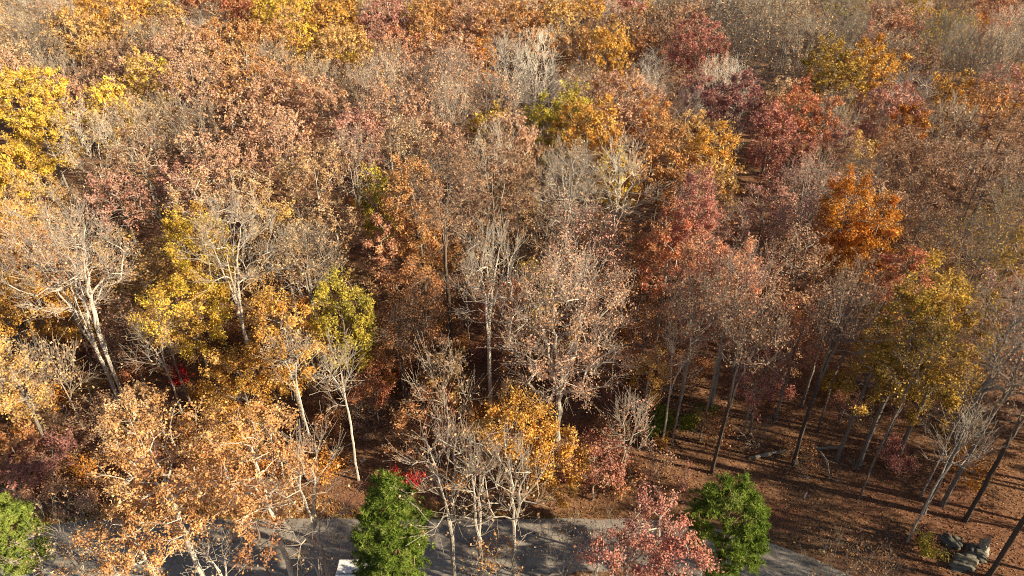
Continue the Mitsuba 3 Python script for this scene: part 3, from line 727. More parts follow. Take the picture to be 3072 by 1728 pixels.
# foreground, on the near verge: X is by picture, the foot is below the frame
NEAR = [
    ('oak_tree', 'orange_tan', .95, 470, 1255, 330, 22.5, 9.5, 'white', 0, 'left one of two big orange white-limbed oaks on the near side of the road', 'the big orange oaks'),
    ('oak_tree', 'orange_tan', .95, 765, 1250, 290, 22.5, 11.0, 'white', 0, 'right one of two big orange white-limbed oaks on the near side of the road', None),
    ('oak_tree', 'orange_tan', .8, 400, 1540, 260, 13.5, 7.0, 'white', 0, 'low orange oak over the dark shaded left end of the road', None),
    ('oak_tree', 'rust', .5, 770, 1545, 150, 12.5, 7.5, 'dark', 0, 'small rust-leaved tree on a black curving trunk, in front of the road', None),
    ('bare_tree', 'tan', 0.02, 915, 1330, 210, 20.5, 8.0, 'pale', 3, 'bare grey tree in front of the road, left of the pines', None),
    ('bare_tree', 'pink_tan', 0.03, 1335, 1285, 210, 21.5, 9.5, 'pale', 3, 'leftmost of the grey bare trees in front of the road, right of the pines', 'the grey bare trees in front of the road'),
    ('bare_tree', 'tan', 0.03, 1430, 1310, 150, 20.8, 9.0, 'pale', 3, 'middle one of the grey bare trees in front of the road, right of the pines', None),
    ('bare_tree', 'tan', 0.03, 1540, 1320, 170, 20.5, 9.5, 'pale', 3, 'rightmost of the grey bare trees in front of the road, right of the pines', None),
    ('maple_tree', 'pink_red', .95, 1970, 1490, 175, 15.0, 8.5, 'pale', 0, 'pinkish red maple in front of the road, touching the right-hand pine', 'the pinkish red maple in front of the road'),
    ('maple_tree', 'pink_red', .9, 1850, 1590, 150, 13.0, 7.5, 'pale', 0, 'lower left crown beside the pinkish red maple in front of the road', None),
    ('maple_tree', 'pink_red', .95, 2030, 1640, 190, 12.5, 7.0, 'pale', 0, 'pale pink red maple top at the bottom edge, below the right-hand pine', None),
    ('bare_tree', 'tan', 0.0, 1790, 1610, 130, 10.0, 5.0, 'pale', 3, 'greyish bare thicket tree left of the pinkish red maple in front of the road', None),
    ('bare_tree', 'tan', 0.03, 1900, 1575, 180, 11.5, 5.0, 'grey', 3, None, None),
    ('bare_tree', 'tan', 0.03, 1690, 1590, 180, 10.5, 4.0, 'grey', 4, 'thin grey sapling over the road right of the grey bare trees', None),
    ('bare_tree', 'orange_tan', 0.15, 1480, 1655, 150, 8.0, 3.0, 'pale', 4, 'low twiggy sapling with a few orange leaves at the bottom edge', None),
    ('bare_tree', 'tan', 0.05, 640, 1620, 170, 9.5, 4.0, 'white', 4, 'white twiggy sapling at the bottom edge beside the black curving trunk', None),
    ('bare_tree', 'orange_tan', 0.14, 330, 1640, 260, 8.5, 4.0, 'pale', 3, None, None),
    ('bare_tree', 'tan', 0.05, 935, 1610, 170, 9.0, 4.0, 'pale', 4, 'thin bare sapling in front of the shadow of the white van', None),
    ('bare_tree', 'orange_tan', 0.12, 2530, 1660, 170, 7.0, 2.5, 'grey', 4, 'low twiggy sapling with a few orange leaves at the right end of the road', None),
    ('bare_tree', 'orange_tan', 0.12, 2640, 1690, 100, 6.0, 2.0, 'grey', 4, None, None),
    ('bare_tree', 'tan', 0.05, 190, 1560, 260, 11.0, 5.5, 'pale', 4, 'sprawling pale bare branches at the left end of the road', None),
]

# ------------------------------------------------------------------ building the trees
rng0 = np.random.default_rng(11)
CACHE = {}


def build(seed, pal, dens, h, lo, r, px, bark, label, **kw):
    """a model, or one already built that is like it"""
    key = (pal, round(dens * 4), bark, px > 0.155, kw.get('forks', 0))
    for m in CACHE.get(key, []) if label is None else ():
        if 0.72 < r / m['r'] < 1.4 and 0.75 < h / m['h'] < 1.3 and abs(lo / h - m['lo'] / m['h']) < 0.2 and (m['uses'] < 3 or len(CACHE[key]) >= 3):
            m['uses'] += 1
            return m
    m = model_of(make_tree(seed, pal, dens, h, lo, r, px, bark, **kw), h, r, pal, dens, lo=lo, uses=0, bark=bark, far=px > 0.155)
    CACHE.setdefault(key, []).append(m)
    MODELS.append(m)
    return m


def group_of(kind, pal, dens):
    if kind == 'pine_tree':
        return 'pines in front of the road'
    return 'bare and half-bare trees of the wood' if dens < 0.33 else f'{WORD[pal]} trees of the wood'


seed = 100


def hash_(a, b):
    return 0.0 if a == b or DULL.get(b) == a else 0.5


for kind, pal, dens, x, yt, w, yb, h, bark, label, lm in L_:
    seed += 1
    rng = np.random.default_rng(seed)
    Y = ray_y(yt, 0.97 * h)
    d = depth_of(Y, 0.75 * h)
    X = (x - 1536) / FOCAL * d
    r = float(np.clip(w / 2 / FOCAL * d * 1.06, 1.2, 9.0))
    ab = PITCH + math.atan((yb - 864) / FOCAL)
    lo = float(np.clip(CAM_H - (Y - 0.7 * r) * math.tan(ab), 0.2 * h, 0.62 * h))
    px = d / 683
    kw = dict(crook=0.07 if dens < 0.33 else 0.11)
    if dens >= 0.5:
        lo = min(lo, 0.42 * h)
    if dens < 0.33:
        kw.update(forks=int(rng.integers(3, 6)), fork_z=0.35, up=0.8, rise=0.6)
        lo = min(lo, 0.42 * h)
    m = build(seed, pal, dens, h, lo, r, px, bark, label, **kw)
    put(kind, m, X, Y, rng.random() * 360, r / m['r'], h / m['h'], label, group_of(kind, pal, dens), {'lm': lm})

for kind, pal, dens, bx, by, yt, w, yb, shift, forks, fz, bark, label, lm in BASED:
    seed += 1
    X, Y = at(bx, by, 0.3)
    h = (CAM_H - Y * math.tan(PITCH + math.atan((yt - 864) / FOCAL))) * 1.02
    d = depth_of(Y, 0.8 * h)
    r = w / 2 / FOCAL * d
    lo = float(np.clip(CAM_H - (Y - 0.5 * r) * math.tan(PITCH + math.atan((yb - 864) / FOCAL)), 0.2 * h, 0.7 * h))
    kw = dict(forks=forks, fork_z=fz, off=(shift, 0.0), up=0.8, rise=0.6, crook=0.07, shell=0.35)
    if kind == 'sycamore_tree':
        kw.update(rt=0.40, low=0.9, rise=0.25, twigs=7, crook=0.15, up=0.5)
    elif h < 16:
        kw.update(rt=0.10)
    else:
        kw.update(rt=0.11 if forks == 2 else 0.20)
    m = model_of(make_tree(seed, pal, dens, h, lo, r, d / 683, bark, **kw), h, r, pal, dens, lo=lo, uses=0, bark=bark, far=False)
    put(kind, m, X, Y, 0.0, 1.0, 1.0, label, group_of(kind, pal, dens), {'lm': lm})

for kind, pal, dens, x, yt, w, h, lo, bark, forks, label, lm in NEAR:
    seed += 1
    Y = ray_y(yt, 0.98 * h)
    d = depth_of(Y, 0.8 * h)
    X = (x - 1536) / FOCAL * d
    r = w / 2 / FOCAL * d * 1.05
    kw = dict(crook=0.16, quad=True)
    if not forks:
        kw.update(gap=1.8, leaf=0.95, cover=0.55)
    if forks:
        kw.update(forks=forks, fork_z=0.3 if h < 15 else 0.42, up=0.8, rise=0.6, shell=0.3, rt=0.03 + 0.0075 * h, crook=0.07, gap=1.6 if h < 15 else 2.5, twigs=3 if h < 15 else 5, sub=1)
    m = model_of(make_tree(seed, pal, dens, h, lo, r, d / 683, bark, **kw), h, r, pal, dens, lo=lo, uses=0, bark=bark, far=False)
    put(kind, m, X, Y, 0.0, 1.0, 1.0, label, 'trees on the near side of the road', {'lm': lm})

for x, yt, w, h, lo, pal, tufts, label, lm in (
        (1168, 1446, 225, 17.0, 6.0, 'pine', 3400, 'green pine in front of the road, taller of the two by the white van', 'the pines by the white van'),
        (1168, 1582, 205, 13.5, 4.0, 'pine', 3000, 'brighter green pine top partly hiding the white van', None),
        (2195, 1475, 285, 13.0, 4.0, 'pine', 4800, 'green pine at the right end of the road, beside the pinkish red maple', 'the right-hand pine'),
        (20, 1500, 140, 14.5, 6.0, 'pine_bright', 2200, 'light green pine cut by the left edge of the photo', 'the light green pine on the left edge')):
    seed += 1
    Y = ray_y(yt, 0.98 * h)
    d = depth_of(Y, 0.8 * h)
    r = w / 2 / FOCAL * d
    m = model_of(make_pine(seed, h, lo, r, d / 683, pal, tufts), h, r, pal, 1.0, lo=lo, uses=0, bark='pine', far=False)
    put('pine_tree', m, (x - 1536) / FOCAL * d, Y, 0.0, 1.0, 1.0, label, 'pines in front of the road', {'lm': lm})

# ------------------------------------------------------------------ the rest of the wood: copies between the trees above
listed = list(PLACED)
LX = np.array([[t['X'], t['Y'], t['r']] for t in listed])
far_models = [m for m in MODELS if m['far']]
mid_models = [m for m in MODELS if not m['far']]
DULL = {'gold': 'tan_gold', 'yellow': 'tan_gold', 'yellow_tan': 'tan', 'olive': 'tan_gold', 'orange': 'brown', 'red_orange': 'rust', 'pink_red': 'pink_tan', 'burgundy': 'brown',
        'dark_red': 'brown', 'pink_orange': 'pink_tan', 'orange_tan': 'orange_tan', 'olive_gold': 'tan', 'rust': 'brown', 'green': 'tan', 'red': 'brown'}
spots, pts = [], LX.copy()
for _ in range(9000):
    Y = 54 + 206 * rng0.random() ** 1.15
    half = depth_of(Y, 10) * 0.75
    X = -half - 6 + (2 * half + 34) * rng0.random()
    r = 3.4 + 1.6 * rng0.random() + (0.9 if Y > 120 else 0)
    if Y < 64 and abs(X) < half and rng0.random() < 0.6:
        continue
    if Y < road_far(X) + 5:
        continue
    k = 0.93 if Y > 80 else 1.0
    if np.min(np.hypot(pts[:, 0] - X, pts[:, 1] - Y) - k * (pts[:, 2] + r)) > 0:
        spots.append((X, Y, r))
        pts = np.vstack([pts, [X, Y, r]])
for X, Y, r in ((56, 42, 4), (60, 47, 4.4), (64, 53, 4.6), (69, 58, 4.6), (72, 50, 4.5), (66, 44, 4), (63, 38.5, 4), (75, 56, 4.6), (79, 47, 4.5), (73, 41, 4), (85, 52, 4.6), (78, 63, 5), (48, 35, 3.8), (46, 30, 3.6), (54, 30, 4), (55, 36, 4), (62, 32, 4)):
    spots.append((X, Y, r))
spots.sort(key=lambda s: s[1])
n_copy = 0
forest_n = 0
for X, Y, r in spots:
    rng = np.random.default_rng(int(9000 + n_copy + forest_n * 7))
    d = np.hypot(LX[:, 0] - X, (LX[:, 1] - Y))
    near = listed[int(rng.choice(np.argsort(d)[:3]))]
    px_, py_ = pix(X, Y, 16)
    u = (px_ - 1536) / 1536
    pal = near['pal'] if rng.random() < 0.3 else DULL.get(near['pal'], near['pal'])
    want = near['dens'] * (0.55 if rng.random() < 0.6 else 0.9)
    if rng.random() < 0.22 + 0.25 * max(0, u):
        want = 0.1
    pool = far_models if Y > 88 else mid_models
    pool = [m for m in pool if m['h'] > 15 and m['r'] > 1.8] or MODELS
    score = [abs(m['dens'] - want) * 1.6 + (0 if m['pal'] == pal else 0.5 + 0.4 * (m['pal'] in ('yellow', 'burgundy', 'orange', 'red_orange', 'olive', 'pink_red', 'dark_red'))) + 0.08 * m['uses'] + rng.random() * 0.3 + abs(math.log(r / m['r'])) * 0.5 for m in pool]
    m = pool[int(np.argmin(score))]
    m['uses'] += 1
    h = (17 + 4.5 * rng.random()) * (0.85 if Y < 75 else 1)
    s, sz = r / m['r'], h / m['h']
    sz = float(np.clip(sz, 0.7, 1.35))
    qx, qy = pix(X, Y, h)
    if qy < -70 or n_copy >= 175:                    # behind the last rows in view
        forest_n += 1
        z = float(ground_z(X, Y)) - 0.05
        for part, shape in m['shapes'].items():
            scene[f'far_forest__{2 * forest_n + (part == "crown"):03d}'] = {**shape, 'to_world': T().translate([X, Y, z]).rotate([0, 0, 1], rng.random() * 360).scale([s, s, sz])}
        continue
    n_copy += 1
    put('bare_tree' if m['dens'] < 0.33 else 'oak_tree', m, X, Y, rng.random() * 360, s, sz, None, group_of('oak_tree', m['pal'], m['dens']), {'lm': None})
labels['far_forest'] = {'kind': 'stuff', 'label': 'farthest treetops of the autumn wood, beyond the trees one can tell apart', 'category': 'forest'}

# young trees under the tall ones
small = []
for i, (pal, dens, h, r) in enumerate((('rust', .6, 8, 2.2), ('tan', .5, 9, 2.4), ('orange_tan', .7, 8, 2.2), ('brown', .5, 9, 2.4), ('pink_tan', .45, 8, 2.3), ('tan_gold', .6, 9, 2.3), ('dark_red', .5, 7, 2.2), ('grey_brown', .2, 9, 2.2), ('tan', .1, 10, 2.2), ('gold', .7, 8, 2.2))):
    small.append(model_of(make_tree(6000 + i, pal, dens, h, 0.28 * h, r, 0.125, ('grey', 'pale', 'oak')[i % 3], rt=0.07, crook=0.09), h, r, pal, dens, lo=0.28 * h, uses=0, bark=('grey', 'pale', 'oak')[i % 3], far=False))
n_small = 0
for _ in range(900):
    Y = 50 + 55 * rng0.random() ** 1.1
    half = depth_of(Y, 4) * 0.76
    X = (2 * rng0.random() - 1) * half
    qx, qy = pix(X, Y, 2)
    if Y < road_far(X) + 5 or n_small >= 120 or (qx > 1900 and qy > 1290) or (qx > 1500 and qy > 1330):
        continue
    if np.min(np.hypot(pts[:, 0] - X, pts[:, 1] - Y)) < 2.6:
        continue
    pts = np.vstack([pts, [X, Y, 2.0]])
    near = listed[int(np.argmin(np.hypot(LX[:, 0] - X, LX[:, 1] - Y)))]
    u = (qx - 1536) / 1536
    sc_ = [abs(hash_(m['pal'], near['pal'])) + rng0.random() * 1.0 + (0.7 if u > 0.2 and m['pal'] in ('gold', 'tan_gold') else 0) + (0.5 if u < -0.2 and m['pal'] in ('dark_red', 'grey_brown') else 0) for m in small]
    m = small[int(np.argmin(sc_))]
    n_small += 1
    s = 0.65 + 0.6 * rng0.random()
    put('young_tree', m, X, Y, rng0.random() * 360, s, s * (0.85 + 0.4 * rng0.random()), None, 'young trees under the tall ones', {'lm': None})

# ------------------------------------------------------------------ bushes one can tell apart
def make_bush(seed, pal, dens, h, r, px, bark='grey', stems=6, leaf=1.0):
    rng = np.random.default_rng(seed)
    pos, par = [np.zeros(3)], [-1]
    ends = []
    for s in range(stems):
        a = rng.random() * 6.28
        q = r * (0.25 + 0.75 * math.sqrt(rng.random()))
        tip = np.array([math.cos(a) * q, math.sin(a) * q, h * (0.55 + 0.45 * rng.random()) * (1.1 - 0.35 * q / r)])
        b0 = np.array([math.cos(a), math.sin(a), 0]) * 0.15
        pos.append(b0); par.append(0); j = len(pos) - 1
        pts = bezier(b0, b0 + np.array([tip[0] * 0.25, tip[1] * 0.25, tip[2] * 0.6]), tip, 4)
        for i, p in enumerate(pts):
            pos.append(p + rng.normal(size=3) * 0.06 * h / 3); par.append(j); j = len(pos) - 1
            if i >= 1:
                ends.append(j)
    pos, par, seg = sprays(rng, np.array(pos), par, ends, 4, 0.34 * h * 0.8, 0, sub=1, up=0.3)
    rad = thickness(par, 0.012 * h + 0.02, max(0.007, 0.06 * px))
    tw = wood(pos, par, rad, *BARK[bark])
    if dens <= 0:
        return tw, None, True
    s = max(0.15, 1.35 * px) * leaf
    n = int(dens * 2.2 * 3.1 * r * (r + h) / (0.42 * s * s))
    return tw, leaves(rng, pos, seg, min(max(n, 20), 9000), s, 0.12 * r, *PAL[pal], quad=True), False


def bush_model(*a, **k):
    tr, cr, bare = make_bush(*a, **k)
    shapes = {'stems': mikit.ply((tr[0], tr[1]), 'bark_mat', color=tr[2])}
    if cr is not None:
        shapes['foliage'] = mikit.ply((cr[0], cr[1]), 'leaf_mat', color=cr[2])
    return {'shapes': shapes, 'h': a[3], 'r': a[4], 'pal': a[1], 'dens': a[2], 'uses': 0}


BUSHES = [   # colours, leafiness, picture x, y of the middle, width, height m, label, landmark
    ('red', 1.0, 1212, 1452, 82, 2.6, 'bright red bush in the shade behind the pines by the white van', 'the bright red bush'),
    ('red', .7, 1300, 1268, 70, 2.6, 'red and orange bush below the reddish orange sapling thicket', None),
    ('red', .6, 545, 1140, 60, 3.0, 'small bright red bush under the yellow maples on the left', None),
    ('red_orange', .5, 400, 1120, 90, 3.2, 'red-orange bush right of the double white birch stems', None),
    ('yellow', .8, 1372, 1072, 46, 2.6, 'tiny bright yellow bush beside the dark forked trunk', 'the tiny yellow bush'),
    ('red_orange', .6, 1520, 940, 110, 4.0, 'red-orange bush behind the left limbs of the sycamore', None),
    ('dark_red', .5, 1915, 1450, 60, 1.8, 'small dark red bush on the dark verge', None),
    ('green', .8, 2030, 1258, 110, 3.4, 'dark green bush right of the sycamore, between thin trunks', 'the dark green bushes'),
    ('green', .6, 1945, 1290, 80, 2.6, 'smaller dark green bush left of the other dark green bush', None),
    ('green', .7, 2115, 1250, 60, 2.6, None, None),
    ('gold', .8, 1990, 1330, 50, 1.6, 'low gold bush below the dark green bushes', None),
    ('orange', .7, 1890, 1130, 60, 3.2, 'orange bush right of the sycamore trunk', None),
    ('pink_red', .45, 2690, 1385, 130, 3.0, 'sparse maroon bush among the slanting dark trunks at the right', 'the sparse maroon bush'),
    ('olive', .5, 2790, 1660, 90, 2.6, 'yellow-green bush beside the boulders in the lower right corner', 'the bush by the boulders'),
    ('dark_red', .6, 2770, 1622, 40, 2.2, 'little dark red bush behind the bush by the boulders', None),
    ('dark_red', .6, 1850, 1400, 90, 2.6, None, None),
    ('burgundy', .6, 60, 1395, 90, 3.0, 'burgundy bush left of the small burgundy tree', None),
    ('pink_tan', .6, 250, 1480, 170, 2.2, 'low pinkish tan bush on the left verge of the road', None),
    ('pink_tan', .5, 110, 1500, 150, 2.0, 'low dry bush on the verge near the light green pine on the left edge', None),
    ('tan', .5, 370, 1430, 170, 2.4, None, None),
    ('orange_tan', .6, 880, 1420, 110, 2.6, None, None),
    ('rust', .5, 1000, 1290, 110, 3.0, None, None),
    ('rust', .5, 980, 1180, 90, 3.2, None, None),
    ('gold', .6, 610, 1210, 110, 3.2, None, None),
    ('gold', .7, 690, 1300, 150, 3.4, None, None),
    ('orange', .6, 250, 1010, 130, 4.0, None, None),
    ('orange_tan', .6, 120, 1120, 130, 4.0, None, None),
    ('rust', .6, 2060, 1120, 120, 3.6, None, None),
    ('dark_red', .5, 2110, 1000, 110, 3.6, None, None),
    ('gold', .6, 1640, 1080, 90, 3.6, None, None),
    ('orange', .5, 1175, 1130, 90, 3.2, None, None),
    ('rust', .5, 1420, 1240, 100, 2.6, None, None),
    ('pink_red', .5, 2340, 1170, 110, 3.2, None, None),
    ('olive_gold', .6, 2490, 1180, 90, 3.0, None, None),
    ('dark_red', .4, 3010, 1040, 90, 3.2, 'dark red bush at the right edge behind bare branches', None),
    ('red', .5, 195, 350, 40, 3.0, 'tiny scarlet bush beside the yellow oaks on the left edge', None),
]
for pal, dens, x, yc, w, h, label, lm in BUSHES:
    seed += 1
    X, Y = at(x, yc, h * 0.5)
    d = depth_of(Y, 1)
    r = w / 2 / FOCAL * d
    m = bush_model(seed, pal, dens, h, r, d / 683)
    put('bush', m, X, Y, 0, 1, 1, label, 'bushes on the floor of the wood', {'lm': lm}, 'bush')

# ------------------------------------------------------------------ undergrowth, fallen leaves and grass: nobody could count these
under = []
for k, (pal, dens) in enumerate((('brown', 0), ('tan', .10), ('rust', .22), ('pink_tan', .12), ('grey_brown', 0), ('tan_gold', .25), ('dark_red', .16), ('orange', .25))):
    tr, cr, bare = make_bush(7000 + k, pal, dens, 3.0, 1.8, 0.13, bark=('grey', 'dark', 'oak')[k % 3], stems=7)
    v, f, c = tr
    if cr is not None:
        v, f, c = np.vstack([v, cr[0]]), np.vstack([f, cr[1] + len(v)]), np.vstack([c, cr[2]])
    under.append(mikit.ply((v, f), 'leaf_mat' if cr is not None else 'bark_mat', color=c))
n_u = 0
for _ in range(470):
    rng = rng0
    Y = 48 + 75 * rng.random() ** 1.3
    half = depth_of(Y, 0) * 0.76
    X = (2 * rng.random() - 1) * half
    if Y < road_far(X) + 2.5:
        continue
    qx, qy = pix(X, Y, 0)
    if qx > 2000 and qy > 1330 and rng.random() < 0.72:
        continue
    pick = int(rng.integers(0, 8))
    if qx > 1900 and pick in (5,):
        pick = 4
    s = 0.5 + 0.9 * rng.random()
    n_u += 1
    scene[f'undergrowth__{n_u:03d}'] = {**under[pick], 'to_world': T().translate([X, Y, float(ground_z(X, Y)) - 0.03]).rotate([0, 0, 1], rng.random() * 360).scale([s, s, s * (0.7 + 0.5 * rng.random())])}
labels['undergrowth'] = {'kind': 'stuff', 'label': 'tangle of thin twiggy undergrowth on the floor of the wood', 'category': 'undergrowth'}

rng = np.random.default_rng(77)


def scatter(n, y0, y1, power=1.0, keep=None):
    Y = y0 + (y1 - y0) * rng.random(n) ** power
    X = (2 * rng.random(n) - 1) * depth_of(Y, 0) * 0.77
    ok = keep(X, Y) if keep else np.ones(n, bool)
    return X[ok], Y[ok]


X, Y = scatter(72000, 36, 96, 1.25, lambda x, y: (y > road_far(x) + 0.3 + 1.5 * rng.random(len(y))))
X2, Y2 = scatter(1500, 36, 45, 1.0, lambda x, y: (y < road_far(x)) & (y > road_far(x) - 8) & (rng.random(len(x)) < 0.25 + 0.75 * np.exp(-(road_far(x) - y) / 0.5)))
X, Y = np.concatenate([X, X2]), np.concatenate([Y, Y2])
n = len(X)
z = ground_z(X, Y) + 0.03 + 0.04 * rng.random(n)
z[-len(X2):] = 0.085
c = np.stack([X, Y, z], 1)
nr = unit(np.array([0, 0, 1.0]) + rng.normal(size=(n, 3)) * 0.42)
ax = unit(np.cross(nr, rng.normal(size=(n, 3))))
w = np.cross(nr, ax)
s = (0.13 + 0.12 * rng.random(n))[:, None]
v = np.stack([c - ax * s * 0.5, c + w * s * 0.33 + nr * s * 0.1, c + ax * s * 0.5, c - w * s * 0.33 + nr * s * 0.1], 1).reshape(-1, 3)
f = (np.arange(n)[:, None, None] * 4 + np.array([[0, 1, 2], [0, 2, 3]])[None]).reshape(-1, 3)
lp = np.array([(.26, .125, .065), (.33, .185, .095), (.40, .25, .14), (.20, .085, .05), (.30, .12, .05), (.46, .31, .17)])
col = lp[rng.choice(6, n, p=[.3, .25, .15, .15, .1, .05])] * (0.75 + 0.5 * rng.random((n, 1)))
scene['fallen_leaves'] = mikit.ply((v, f), 'leaf_mat', color=np.repeat(col, 4, 0))
labels['fallen_leaves'] = {'kind': 'stuff', 'label': 'loose brown leaves lying over the forest floor', 'category': 'fallen leaves'}


def blades(name, X, Y, hgt, cols, label, width=0.03):
    n = len(X)
    z = ground_z(X, Y)
    b = np.stack([X, Y, z], 1)
    dirn = unit(np.array([0, 0, 1.0]) + rng.normal(size=(n, 3)) * 0.5)
    dirn[:, 2] = np.abs(dirn[:, 2])
    side = unit(np.cross(dirn, rng.normal(size=(n, 3)))) * width
    hh = (hgt * (0.5 + rng.random(n)))[:, None]
    v = np.stack([b - side, b + side, b + dirn * hh], 1).reshape(-1, 3)
    cols = np.asarray(cols)
    col = cols[rng.integers(0, len(cols), n)] * (0.75 + 0.5 * rng.random((n, 1)))
    scene[name] = mikit.ply((v, np.arange(3 * n).reshape(-1, 3)), 'leaf_mat', color=np.repeat(col, 3, 0))
    labels[name] = {'kind': 'stuff', 'label': label, 'category': 'grass'}


X, Y = scatter(90000, 40, 50, 1.0, lambda x, y: (y > road_far(x) + 0.05) & (y < road_far(x) + 0.4 + 3.3 * meshkit.noise(np.stack([x * 0.25, y * 0, x * 0], -1), 4) * np.clip(1.1 - (x + 10) / 30, 0.35, 1)) & (rng.random(len(x)) < np.clip(1.0 - (x + 5) / 40, 0.25, 1)))
left = X < 3
blades('dry_grass', X[left], Y[left], 0.34, [(.55, .34, .13), (.48, .26, .09), (.60, .40, .17), (.42, .20, .07)], 'dry golden grass on the verge along the left half of the road')
blades('verge_grass', X[~left], Y[~left], 0.28, [(.24, .15, .06), (.19, .14, .05), (.28, .19, .08), (.16, .09, .05)], 'dull brown grass on the verge along the right half of the road')
X, Y = scatter(60000, 40, 46, 1.0, lambda x, y: (y > road_far(x) - 0.05) & (y < road_far(x) + 0.15 + 0.5 * meshkit.noise(np.stack([x * 0.5, y * 0, x * 0], -1), 9)) & (x < 8) & (meshkit.noise(np.stack([x * 0.3, x * 0, x * 0], -1), 12) > 0.3))
blades('green_grass', X, Y, 0.16, [(.30, .32, .05), (.36, .34, .06), (.24, .26, .05)], 'narrow strip of green moss and grass along the far edge of the road')
X, Y = scatter(40000, 26, 38, 1.0, lambda x, y: (y < road_far(x) - road_w(x) - 0.15) & ((x < -24) | (x > -9) | (y < 35.2)))
blades('near_grass', X, Y, 0.3, [(.40, .26, .11), (.32, .2, .08), (.22, .2, .06)], 'brown grass on the near verge of the road')

# ------------------------------------------------------------------ the white van, seen from above and behind, half under the pine
def rounded_box(lx, ly, lz, r, cx=0, cy=0, cz=0, seg=12):
    ball = manifold3d.Manifold.sphere(r, seg)
    pts = [ball.translate([sx * (lx / 2 - r), sy * (ly / 2 - r), sz * (lz / 2 - r)]) for sx in (-1, 1) for sy in (-1, 1) for sz in (-1, 1)]
    return manifold3d.Manifold.batch_hull(pts).translate([cx, cy, cz])


def hull_profile(profile, half_w, r, seg=10):
    """a body from a side outline (x, z, narrowing) between rounded flanks"""
    ball = manifold3d.Manifold.sphere(r, seg)
    out = []
    for (x, z, k) in profile:
        for s in (-1, 1):
            out.append(ball.translate([x, s * (half_w * k - r), z]))
    return manifold3d.Manifold.batch_hull(out)


VX, VY = -13.1, 37.2
vz = 0.03


def vm(mesh, mat, smooth=35):
    return {**mikit.ply(mesh, mat, smooth=smooth), 'to_world': T().translate([VX, VY, vz])}


lower = hull_profile([(-2.62, .48, .96), (-2.66, .85, 1), (-2.58, 1.12, 1), (2.2, 1.05, 1), (2.62, .88, .93), (2.66, .5, .9)], 0.98, 0.10)
cabin = hull_profile([(-2.56, 1.10, .98), (-2.44, 2.48, .88), (0.85, 2.52, .88), (1.75, 1.25, .94)], 0.98, 0.09)
wheel_x = (-1.65, 1.72)
for x in wheel_x:
    for s in (-1, 1):
        lower = lower - manifold3d.Manifold.cylinder(0.5, 0.43, 0.43, 28, True).rotate([90, 0, 0]).translate([x, s * 0.86, 0.36])
body = lower + cabin
scene['white_van__body'] = vm(body, 'car_white')
labels['white_van'] = {'label': 'white van parked on the road under the pines, its dark shadow stretching left', 'category': 'van'}


def quad_panel(pts, thick=0.02):
    """a thin pane that stands a few millimetres proud of the body"""
    p = np.array(pts, float)
    nrm_ = unit(np.cross(p[1] - p[0], p[2] - p[0]))
    v = np.vstack([p + nrm_ * 0.012, p - nrm_ * thick])
    n = len(p)
    f = [[0, i, i + 1] for i in range(1, n - 1)] + [[n, n + i + 1, n + i] for i in range(1, n - 1)]
    for i in range(n):
        j = (i + 1) % n
        f += [[i, n + i, n + j], [i, n + j, j]]
    return trimesh.Trimesh(v, f, process=False)


hw = 0.98
scene['white_van__rear_window'] = vm(quad_panel([(-2.652, .78 * hw - .06, 1.35), (-2.652, -.78 * hw + .06, 1.35), (-2.56, -.74 * hw + .06, 2.3), (-2.56, .74 * hw - .06, 2.3)][::-1]), 'car_glass', False)
scene['white_van__windscreen'] = vm(quad_panel([(1.725, -.82 * hw, 1.42), (1.725, .82 * hw, 1.42), (1.02, .76 * hw, 2.42), (1.02, -.76 * hw, 2.42)]), 'car_glass', False)
for i, (s, xa, xb) in enumerate([(1, -2.2, -1.0), (1, -.92, .1), (1, .18, .95), (-1, -2.2, -1.0), (-1, -.92, .1), (-1, .18, .95)]):
    y0, y1 = .962 * hw * s, .893 * hw * s
    pts = [(xa, y0 + .028 * s, 1.4), (xb, y0 + .028 * s, 1.4), (xb - (.25 if xb > .5 else 0), y1 + .02 * s, 2.3), (xa, y1 + .02 * s, 2.3)]
    scene['white_van__side_window' + ('' if i == 0 else f'_{i:03d}')] = vm(quad_panel(pts if s < 0 else pts[::-1]), 'car_glass', False)
for i, (x, s) in enumerate([(x, s) for x in wheel_x for s in (-1, 1)]):
    sfx = '' if i == 0 else f'_{i:03d}'
    tyre = trimesh.creation.torus(0.25, 0.105, 24, 10)
    tyre.apply_transform(trimesh.transformations.rotation_matrix(math.pi / 2, [1, 0, 0]))
    tyre.apply_translation([x, s * 0.86, 0.34])
    rim = trimesh.creation.cylinder(0.2, 0.10, sections=20)
    rim.apply_transform(trimesh.transformations.rotation_matrix(math.pi / 2, [1, 0, 0]))
    rim.apply_translation([x, s * 0.89, 0.34])
    scene[f'white_van__wheel{sfx}__tyre'] = vm(tyre, 'car_black')
    scene[f'white_van__wheel{sfx}__rim'] = vm(rim, 'car_metal')
for i, s in enumerate((-1, 1)):
    sfx = '' if i == 0 else f'_{i:03d}'
    scene[f'white_van__tail_light{sfx}'] = vm(rounded_box(.08, .16, .42, .03, -2.70, s * .84, 1.0), 'car_red')
    scene[f'white_van__headlight{sfx}'] = vm(rounded_box(.12, .3, .16, .04, 2.68, s * .68, .86), 'car_metal')
    scene[f'white_van__roof_rail{sfx}'] = vm(rounded_box(2.5, .04, .05, .018, -1.0, s * .70, 2.64), 'car_black')
    scene[f'white_van__mirror{sfx}'] = vm(rounded_box(.14, .24, .16, .05, 1.02, s * 1.06, 1.28), 'car_white')
scene['white_van__bumper'] = vm(rounded_box(.16, 1.8, .2, .06, -2.76, 0, .52), 'car_black')
scene['white_van__bumper_001'] = vm(rounded_box(.16, 1.75, .2, .06, 2.74, 0, .5), 'car_black')

